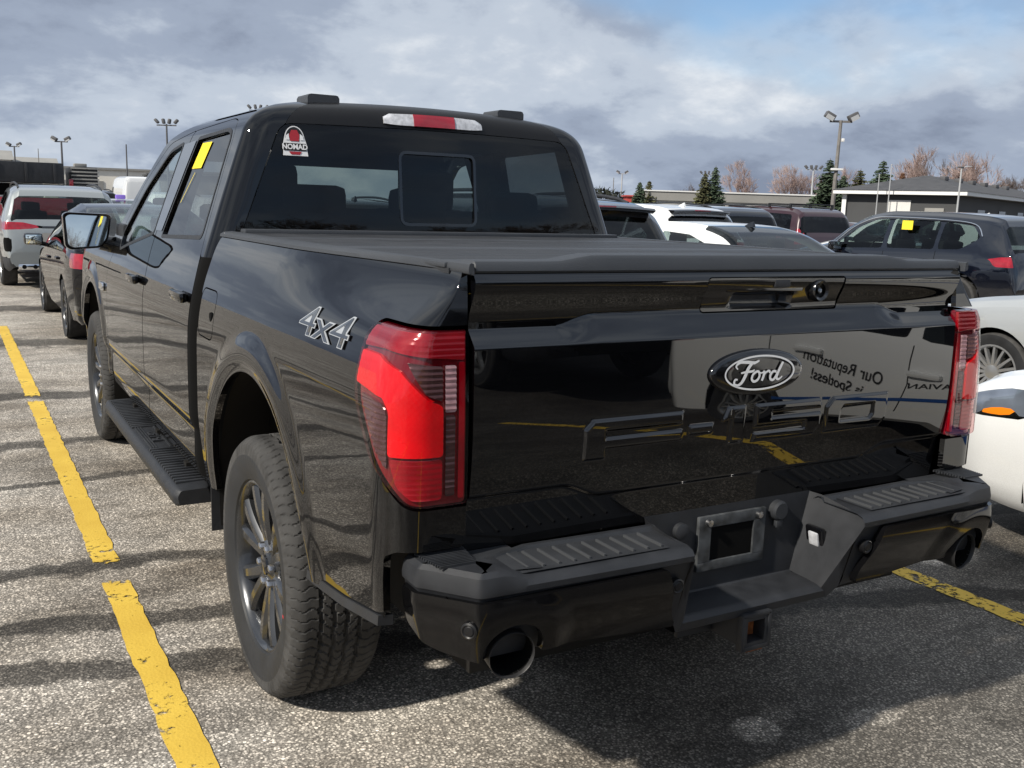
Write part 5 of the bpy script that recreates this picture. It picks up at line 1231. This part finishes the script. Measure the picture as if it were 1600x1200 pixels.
# --- rows further back, and the cars behind the photographer that the paint mirrors
more = [
 ('black_crossover', 'black crossover with roof rails behind the charcoal crossover', (3.5, 13.6), var(SUV, paint='sedan_black', lamps=suv_tail)),
 ('black_crossover', 'black crossover whose slanted rear window shows above the pale saloon', (6.5, 14.6), var(SUV, paint='sedan_black', lamps=suv_tail, spoiler=(-1.98, 1.585, .62))),
 ('big_suv', 'long black SUV roof behind the white crossover with black spoiler', (9.6, 20.6), var(BIG, paint='sedan_black')),
 ('big_suv', 'black SUV with dark windows left of the maroon SUV', (12.9, 16.2), var(BIG, paint='navy_paint')),
 ('white_saloon', 'white saloon roof glimpsed beyond the black crossovers', (6.4, 20.5), var(SEDAN, paint='pearl_white', lamps=sed_tail)),
 ('white_crossover', 'white crossover roof far behind the truck bed', (3.4, 20.6), var(SUV, paint='white_paint', lamps=suv_tail)),
 ('black_pickup', 'dark SUV in the far row below the low white building', (19.6, 24.2), var(BIG, paint='sedan_black')),
 ('white_crossover', 'white crossover in the far row left of the dark shingled building', (22.8, 23.5), var(SUV, paint='white_paint', lamps=suv_tail)),
 ('maroon_saloon', 'maroon saloon in the far row in front of the dark shingled building', (25.4, 22.2), var(SEDAN, paint='maroon_paint', lamps=sed_tail)),
 ('blue_saloon', 'blue saloon behind the white crossover in the far row', (15.7, 24.0), var(SEDAN, paint='blue_paint', lamps=sed_tail)),
 ('silver_crossover', 'silver crossover under the far light poles beyond the truck', (12.8, 27.4), var(SUV, paint='silver_paint', lamps=suv_tail)),
 ('black_crossover', 'black crossover with rails far beyond the whip aerial', (9.6, 30.2), var(SUV, paint='sedan_black', lamps=suv_tail)),
 ('big_suv', 'black SUV standing behind the photographer, mirrored in the tailgate', (3.4, -7.6), var(BIG, paint='sedan_black')),
 ('black_crossover', 'dark crossover behind the photographer across the aisle', (.2, -10.2), var(SUV, paint='charcoal_paint', lamps=suv_tail)),
 ('grey_saloon', 'grey saloon behind the photographer, two bays to the right', (6.6, -8.8), var(SEDAN, paint='charcoal_paint', lamps=sed_tail+sed_head)),
]
for nm, lb, lc, sp_ in more:
    r_ = make_car('dark_suv' if nm == 'black_pickup' else nm, lb, lc, sp_, detail=False)
    if lc[1] > 0: r_.scale = (1, 1, .955 if sp_['L'] < 4.8 else .93)
# ================================================================== ground, markings, buildings, poles, trees
gm = MB(); gm.add([(-500, -500, 0), (700, -500, 0), (700, 900, 0), (-500, 900, 0)], [(0, 1, 2, 3)]); gr = gm.build('ground', 'asphalt'); gr['kind'] = 'structure'
def stripe(x, y0, y1, wd, label, wear=0.0, gaps=()):
    ys = np.linspace(y0, y1, max(3, int((y1-y0)/.06))); rnd = random.Random(int(x*100)); V = []; F = []; W = []
    for i, y in enumerate(ys):
        jl, jr = rnd.uniform(-.005, .005), rnd.uniform(-.005, .005)
        V += [(x-wd/2+jl, y, .004), (x+wd/2+jr, y, .004)]
        g_ = max([0]+[max(0, 1-abs(y-gy)/gw) for gy, gw in gaps]); W += [wear+g_*.9]*2
        if i and not any(abs((y+ys[i-1])/2-gy) < gw*.42 for gy, gw in gaps if gw in (.16, .12)): F.append((2*i-2, 2*i-1, 2*i+1, 2*i))
    o = mk('bay_line', V, F, 'yellow_line'); a = o.data.attributes.new('wear', 'FLOAT', 'POINT'); a.data.foreach_set('value', W)
    tag(o, label, 'parking line', 'yellow parking bay lines'); return o
stripe(-1.265, -4.5, 10.9, .105, 'long yellow bay line on the asphalt left of the truck', -.02, [(2.33, .16), (6.28, .12)])
stripe(1.825, -4.5, 5.2, .11, 'worn yellow bay line between the truck and the white saloon', .07, [(2.3, .3)])
stripe(4.92, -4.5, 5.2, .11, 'yellow bay line between the white saloon and the silver saloon', .05)
stripe(8.0, -4.5, 5.2, .11, 'yellow bay line right of the silver saloon', .05)
stripe(-4.35, -4.5, 10.9, .11, 'yellow bay line one bay left of the truck', .0)

# --- low white building with grey fascia
wb = thing('low_building', 'long low white building with a grey fascia and small dark windows', 'building', (66, 71, 0), math.atan2(66.5-75, 73.7-58.9))
def bp(par, nm, c_, d, mat, bev=0.0): return MB().box(c_, d, None, bev).build(nm, mat, par)
bp(wb, 'wall', (0, 3, 1.3), (19.2, 6, 2.6), 'wall_white'); bp(wb, 'fascia', (0, 3, 3.02), (19.6, 6.4, .84), 'wall_grey'); bp(wb, 'roof_edge', (0, 3, 3.50), (19.8, 6.6, .12), 'trim_white')
for x in (-7.2, -4.4, -1.6, 2.4, 4.2, 6.6):
    w_ = bp(wb, 'window', (x, -.02, 1.75), (.85, .06, .75), 'trim_white'); bp(w_, 'pane', (x, -.06, 1.75), (.72, .03, .62), 'glass_dark')
for x in (-5.8, .6, 8.3): d_ = bp(wb, 'door', (x, -.03, 1.1), (1.0, .08, 2.15), 'wall_grey'); bp(d_, 'handle', (x+.38, -.09, 1.05), (.05, .05, .12), 'steel')
# --- dark building with hipped shingle roof
hb = thing('hip_roof_building', 'dark building with a hipped grey shingle roof and white eaves at right', 'building', (40.6, 29.1, 0), 0)
cA, cL, cR = Vector((0, 0)), Vector((-1.9, 5.2)), Vector((27.1, 11.3))
dv = (cL-cA).normalized(); dw = (cR-cA).normalized(); WL, WR = (cL-cA).length, (cR-cA).length
def hp_(a, b, z): q = dv*a+dw*b; return (q.x, q.y, z)
def hbox(nm, a0, a1, b0, b1, z0, z1, mat, par=None):
    m = MB(); m.add([hp_(a, b, z) for z in (z0, z1) for a, b in ((a0, b0), (a1, b0), (a1, b1), (a0, b1))], [(0, 1, 2, 3), (4, 7, 6, 5), (0, 4, 5, 1), (1, 5, 6, 2), (2, 6, 7, 3), (3, 7, 4, 0)]); return m.build(nm, mat, par or hb)
hbox('wall', 0, WL, 0, WR, 0, 2.70, 'wall_dark'); hbox('eaves', -.5, WL+.5, -.5, WR+.5, 2.72, 2.92, 'trim_white')
m = MB(); e = .55; base = [hp_(-e, -e, 2.92), hp_(WL+e, -e, 2.92), hp_(WL+e, WR+e, 2.92), hp_(-e, WR+e, 2.92)]; rA, rB = hp_(WL/2, WL/2+1.6, 3.85), hp_(WL/2, WR-WL/2, 3.85)
m.add(base+[rA, rB], [(0, 1, 4), (1, 2, 5, 4), (2, 3, 5), (3, 0, 4, 5)]); rf = m.build('roof', 'roof_shingle', hb, None)
for b in (2.5, 5.5, 8.5, 11.5, 14.5, 17.5):
    t = .74; q = hp_(-e+(WL/2+e)*t, b+2, 2.92+.93*t); MB().box((q[0], q[1], q[2]+.08), (.34, .34, .24), None, .04).build('roof_vent', 'lamp_housing', rf)
for b in (4, 9, 14): hbox('window', -.04, -.01, b, b+1.6, 1.0, 2.1, 'glass_dark')
hbox('sign_panel', 2.2, 3.3, -.06, -.02, 1.3, 2.45, 'wall_white'); hbox('corner_post', WL-.1, WL+.12, -.15, -.05, 0, 2.7, 'trim_white'); hbox('door', .6, 1.5, -.06, -.01, 0, 2.1, 'wall_grey')
rdw = thing('red_shed', 'small red shed left of the low white building', 'building', (64.6, 83.3, 0), R(-30)); bp(rdw, 'wall', (0, 0, 1.5), (6.5, 4, 3.0), 'red_wall'); bp(rdw, 'roof_edge', (0, 0, 3.05), (6.9, 4.4, .14), 'red_wall')
# --- far left: long cream warehouse, town on the rise
fw_ = thing('warehouse', 'long cream warehouse on the far left horizon', 'building', (29, 168, 0), R(-4))
bp(fw_, 'wall', (0, 0, 2.6), (34, 14, 5.2), 'wall_cream'); bp(fw_, 'roof_edge', (0, 0, 5.35), (34.6, 14.6, .3), 'wall_grey')
for x in range(-14, 15, 4): bp(fw_, 'loading_door', (x, -7.05, 1.8), (2.4, .1, 3.4), 'wall_grey')
sh = thing('grey_store', 'grey flat-roofed store in front of the far warehouse', 'building', (24.5, 120, 0), R(-6)); bp(sh, 'wall', (0, 0, 1.9), (11, 8, 3.8), 'wall_grey'); bp(sh, 'roof_edge', (0, 0, 3.9), (11.4, 8.4, .2), 'wall_dark')
for i, (x, y, w_, h) in enumerate([(-4, 215, 9, 11), (5, 222, 11, 9.5), (14, 226, 10, 8.5), (-14, 220, 9, 10)]):
    t_ = thing('house', ['pale house with a dark gabled roof on the far left skyline', 'second pale house on the far left skyline', 'third pale house, rightmost on the far left skyline', 'pale house at the very left edge of the skyline'][i], 'house', (x, y, 0), 0)
    bp(t_, 'wall', (0, 0, h*.4), (w_, 8, h*.8), 'wall_cream'); m = MB(); m.add([(-w_/2-.4, -4.4, h*.8), (w_/2+.4, -4.4, h*.8), (w_/2+.4, 4.4, h*.8), (-w_/2-.4, 4.4, h*.8), (-w_/2-.4, 0, h), (w_/2+.4, 0, h)], [(0, 1, 5, 4), (2, 3, 4, 5), (1, 2, 5), (3, 0, 4)]); m.build('roof', 'wall_grey', t_, None)
    for k in (-.3, 0, .3): bp(t_, 'window', (k*w_, -4.03, h*.62), (w_*.12, .08, 1.2), 'glass_dark')

# --- light poles
def pole(x, y, h, label, kind=2, mat='pole_grey', r=.11, lean=0.0, extra=False):
    t_ = thing('light_pole', label, 'light pole', (x, y, 0), R(-30), 'car park light poles')
    m = MB(); m.tube([(0, 0, 0), (lean*.5, 0, h*.5), (lean, 0, h)], [r, r*.85, r*.65], 8); m.build('post', mat, t_)
    s = r/.11
    if kind == 2:
        MB().box((lean, 0, h-.05*s), (1.0*s, .08*s, .09*s)).build('cross_arm', mat, t_)
        for sx in (-1, 1):
            rot = Matrix.Rotation(sx*R(-28), 3, 'Y'); h_ = MB().box((lean+sx*.52*s, -.05, h+.18*s), (.46*s, .34*s, .26*s), rot, .04).build('floodlight', 'lamp_housing', t_)
            MB().box((lean+sx*.56*s, -.20*s, h+.10*s), (.36*s, .05*s, .20*s), rot).build('lamp_glass', 'pole_light', h_)
    elif kind == 4:
        MB().box((lean, 0, h-.05), (1.6*s, .10*s, .10*s)).build('cross_arm', mat, t_)
        for sx in (-1, -.3, .3, 1): MB().box((lean+sx*.8*s, 0, h+.22*s), (.22*s, .4*s, .42*s), Matrix.Rotation(sx*R(42), 3, 'Y'), .04).build('floodlight', 'lamp_housing', t_)
    elif kind == 1:
        m = MB(); m.tube([(0, 0, h-.05), (.35*s, 0, h+.05), (.9*s, 0, h+.16*s)], [.05*s, .045*s, .04*s], 6); m.build('arm', mat, t_); MB().box((-.05, 0, h+.03), (.55*s, .25*s, .12*s), None, .03).build('lamp_head', 'lamp_housing', t_)
    if extra:
        MB().box((lean*.55, -.15, h*.60), (.75, .18, .12), None, .03).build('bracket_box', 'trim_white', t_); MB().box((.20+lean*.8, -.10, h*.84), (.16, .2, .2), None, .03).build('camera_box', 'trim_white', t_)
    return t_
pole(46.2, 42.0, 7.35, 'tall wooden light pole with twin floodlights in front of the spruces', 2, 'pole_grey', .15, .1, True)
pole(34.3, 24.5, 3.65, 'slim street lamp with a curved arm before the hipped roof', 1, 'pole_light', .05)
pole(6.4, 41.2, 4.45, 'four-headed light pole just left of the truck cab', 4, 'lamp_housing', .055)
pole(5.9, 77, 5.2, 'twin floodlight pole left of the truck cab, the nearer of two', 2, 'lamp_housing', .10)
pole(9.9, 74.5, 5.1, 'single-headed thin pole right of the twin floodlights', 0, 'lamp_housing', .07)
pole(4.2, 100, 5.6, 'smaller twin floodlight pole above the black dump box', 2, 'lamp_housing', .10)
pole(1.2, 104, 6.0, 'pole with a cross head above the black dump box', 2, 'lamp_housing', .09)
pole(2.7, 106, 5.0, 'short grey pole between the two floodlight poles', 1, 'pole_light', .07)
pole(6.0, 98, 5.4, 'bare thin pole right of the smaller twin floodlights', 0, 'pole_grey', .05)
pole(-2.0, 82, 5.6, 'floodlight pole at the left edge of the picture', 2, 'lamp_housing', .10)
pole(71.8, 68.1, 6.0, 'grey floodlight mast behind the low white building', 4, 'pole_light', .10)
pole(79.8, 92.9, 6.2, 'pale floodlight mast left of the spruce pair', 4, 'pole_light', .10)
pole(64.7, 89.7, 5.6, 'pale floodlight mast near the truck cab corner', 2, 'pole_light', .10)
pole(64.0, 90.3, 5.1, 'thin single pole right of the truck cab', 0, 'pole_grey', .06)
pole(11.1, 44.5, 5.6, 'floodlight pole whose top shows just above the truck roof', 4, 'lamp_housing', .055)
for x, y, h, lb in ((38.7, 31.6, 4.1, 'tall flagpole without a flag left of the hipped roof'), (38.16, 31.83, 3.6, 'shorter flagpole left of the hipped roof')):
    t_ = thing('flagpole', lb, 'flagpole', (x, y, 0), 0, 'bare flagpoles'); m = MB(); m.tube([(0, 0, 0), (0, 0, h)], [.035, .022], 6); m.build('post', 'pole_light', t_); MB().lathe([(h-.02, 0), (h, .035), (h+.04, .035), (h+.06, 0)], 8, 'z').build('finial', 'pole_light', t_)

# --- trees
def bare_tree(x, y, h, sp, label, mat='twig_pink', seed=1, levels=6):
    rnd = random.Random(seed); trunk = MB(); tw = MB()
    def grow(p, d, ln, r, lv):
        q = p+d*ln; mid = p+d*ln*.5+Vector((rnd.uniform(-1, 1), rnd.uniform(-1, 1), 0))*ln*.06
        (trunk if lv >= levels-1 else tw).tube([p, mid, q], [r, r*.85, r*.7], 5 if lv >= levels-1 else 3, False)
        if lv == 0: return
        n = 3 if lv != levels else 5
        for i in range(n+(1 if lv < 3 else 0)):
            a = rnd.uniform(0, 2*math.pi); tilt = rnd.uniform(.2, .68)*sp
            s = d.cross(Vector((math.cos(a), math.sin(a), .3))).normalized()
            nd = (d*math.cos(tilt)+s*math.sin(tilt)+Vector((0, 0, .22))).normalized()
            st = p+(q-p)*rnd.uniform(.5, 1.0); grow(st, nd, ln*rnd.uniform(.62, .84), max(r*.52, h*.0009), lv-1)
    grow(Vector((0, 0, 0)), Vector((rnd.uniform(-.06, .06), rnd.uniform(-.06, .06), 1)).normalized(), h*.24, h*.015, levels)
    zmax = max(v[2] for v in tw.v); k = h/zmax; trunk.v = [tuple(c*k for c in v) for v in trunk.v]; tw.v = [tuple(c*k for c in v) for v in tw.v]
    t_ = thing('bare_tree', label, 'tree', (x, y, 0), 0, 'leafless trees'); trunk.build('trunk', mat, t_); tw.build('crown', mat, t_, None); return t_
def spruce(x, y, h, w_, label, mat='spruce', seed=1):
    rnd = random.Random(seed); m = MB(); t_ = thing('spruce_tree', label, 'tree', (x, y, 0), 0, 'spruce trees')
    tr = MB(); tr.tube([(0, 0, 0), (0, 0, h*.5), (0, 0, h*.98)], [h*.022, h*.014, h*.003], 6); tr.build('trunk', 'bark', t_)
    z = h*.08
    while z < h*.97:
        t = z/h; rad = 1.25*w_*(1-t)**.8*rnd.uniform(.82, 1.12)+.06; n = int(9+16*(1-t))
        for i in range(n):
            a = rnd.uniform(0, 2*math.pi); r_ = rad*rnd.uniform(.65, 1.15); dz = -r_*rnd.uniform(.12, .34); ca, sa = math.cos(a), math.sin(a)
            for k in range(6):
                f0 = (k+.3)/6; c_ = Vector((ca*r_*f0, sa*r_*f0, z+dz*f0+.05*r_*f0*f0)); ww = (.20+.30*(1-f0))*max(r_, .40)
                for s in (-1, 1):
                    q = c_+Vector((-sa*s*ww+ca*.12*r_, ca*s*ww+sa*.12*r_, -rnd.uniform(.05, .28)*max(r_, .5))); p2 = c_+Vector((ca*.24*r_, sa*.24*r_, rnd.uniform(-.12, .06)))
                    m.add([c_, q, p2], [(0, 1, 2)])
        z += h*.028*rnd.uniform(.7, 1.2)
    m.build('crown', mat, t_, None); return t_
spruce(61.4, 56.5, 6.35, 1.7, 'tall dark spruce behind the wooden light pole', 'spruce', 3); spruce(62.3, 55.7, 5, 1.5, 'shorter grey-green spruce right of the light pole', 'spruce', 4)
spruce(63.5, 55.1, 5.6, 1.7, 'olive spruce in the middle of the spruce row', 'spruce_olive', 5); spruce(61, 50.8, 6.05, 1.75, 'broad spruce behind the bare flagpoles', 'spruce', 6)
spruce(62.2, 49.9, 5.2, 0.85, 'small rust-brown spruce right of the flagpoles', 'spruce_rust', 7)
spruce(60.15, 68.9, 5.95, 1.2, 'narrow spruce pair, taller one, above the low white building', 'spruce', 8); spruce(59.3, 69.3, 5.3, 1.3, 'shorter green spruce beside the narrow tall one', 'spruce_olive', 9)
spruce(57.1, 76.2, 4.4, 1.1, 'small dark spruce right of the truck cab', 'spruce', 10); spruce(57.9, 75.8, 4.55, 1.1, 'rough olive spruce left of the red shed', 'spruce_olive', 11)
spruce(75, 86, 4.6, 1.3, 'far dark spruce top above the white building', 'foliage_dark', 12)
bare_tree(73.1, 79.3, 7.5, 1.0, 'pinkish bare tree left above the low white building', 'twig_pink', 21); bare_tree(77.2, 76.9, 7.1, 1.05, 'rosy bare tree right above the low white building', 'twig_pink', 22)
bare_tree(79.2, 75.7, 6.7, 1.0, 'bare reddish tree between the white building and the spruces', 'twig_pink', 23)
bare_tree(72.3, 56.4, 7.9, .95, 'bare tree above the peak of the hipped roof, left one', 'twig_pink', 24); bare_tree(71.8, 50.7, 7.4, 1.0, 'bare tree above the hipped roof near the street lamp', 'twig_pink', 25)
bare_tree(79.4, 51.9, 5.9, 1.0, 'low bare tree at the right picture edge behind the roof', 'twig_grey', 26); bare_tree(73.5, 53.8, 7, 1.0, 'thin bare tree behind the peak of the hipped roof', 'twig_grey', 27)
bare_tree(79, 69.9, 6.7, .9, 'grey bare tree between the spruces', 'twig_pink', 28); bare_tree(77.3, 94, 5.2, 1.0, 'small grey bare tree right of the red shed', 'twig_grey', 29)
def shrub(x, y, w_, h, label, seed):
    rnd = random.Random(seed); m = MB()
    for i in range(900):
        a, b, r_ = rnd.uniform(0, 2*math.pi), rnd.uniform(-.2, 1), rnd.uniform(.5, 1)**.5; c_ = Vector((math.cos(a)*w_*r_*math.sqrt(max(0, 1-b*b)), math.sin(a)*1.5*r_, h*.5+h*.5*b*r_)); d1, d2 = (Vector((rnd.gauss(0, 1), rnd.gauss(0, 1), rnd.gauss(0, 1)))*.28 for _ in range(2)); m.add([c_, c_+d1, c_+d2], [(0, 1, 2)])
    t_ = thing('evergreen_bush', label, 'bush', (x, y, 0), R(-35)); m.build('crown', 'foliage_dark', t_, None); MB().tube([(0, 0, 0), (0, 0, h*.6)], [.12, .05], 6).build('trunk', 'bark', t_)
shrub(63.0, 91, 3.0, 3.9, 'dark rounded bush at the right edge of the truck cab', 5)
# bare trees behind the photographer, mirrored in the cab's rear window
for i, (x, y, h) in enumerate([(3, -30, 8.5), (10, -33, 9.5), (17, -31, 8.0), (25, -36, 9.5), (34, -34, 9), (-6, -34, 8.5)]):
    bare_tree(x, y, h, 1.0, 'leafless grey tree behind the photographer, mirrored in the cab rear window', 'twig_grey', 40+i)
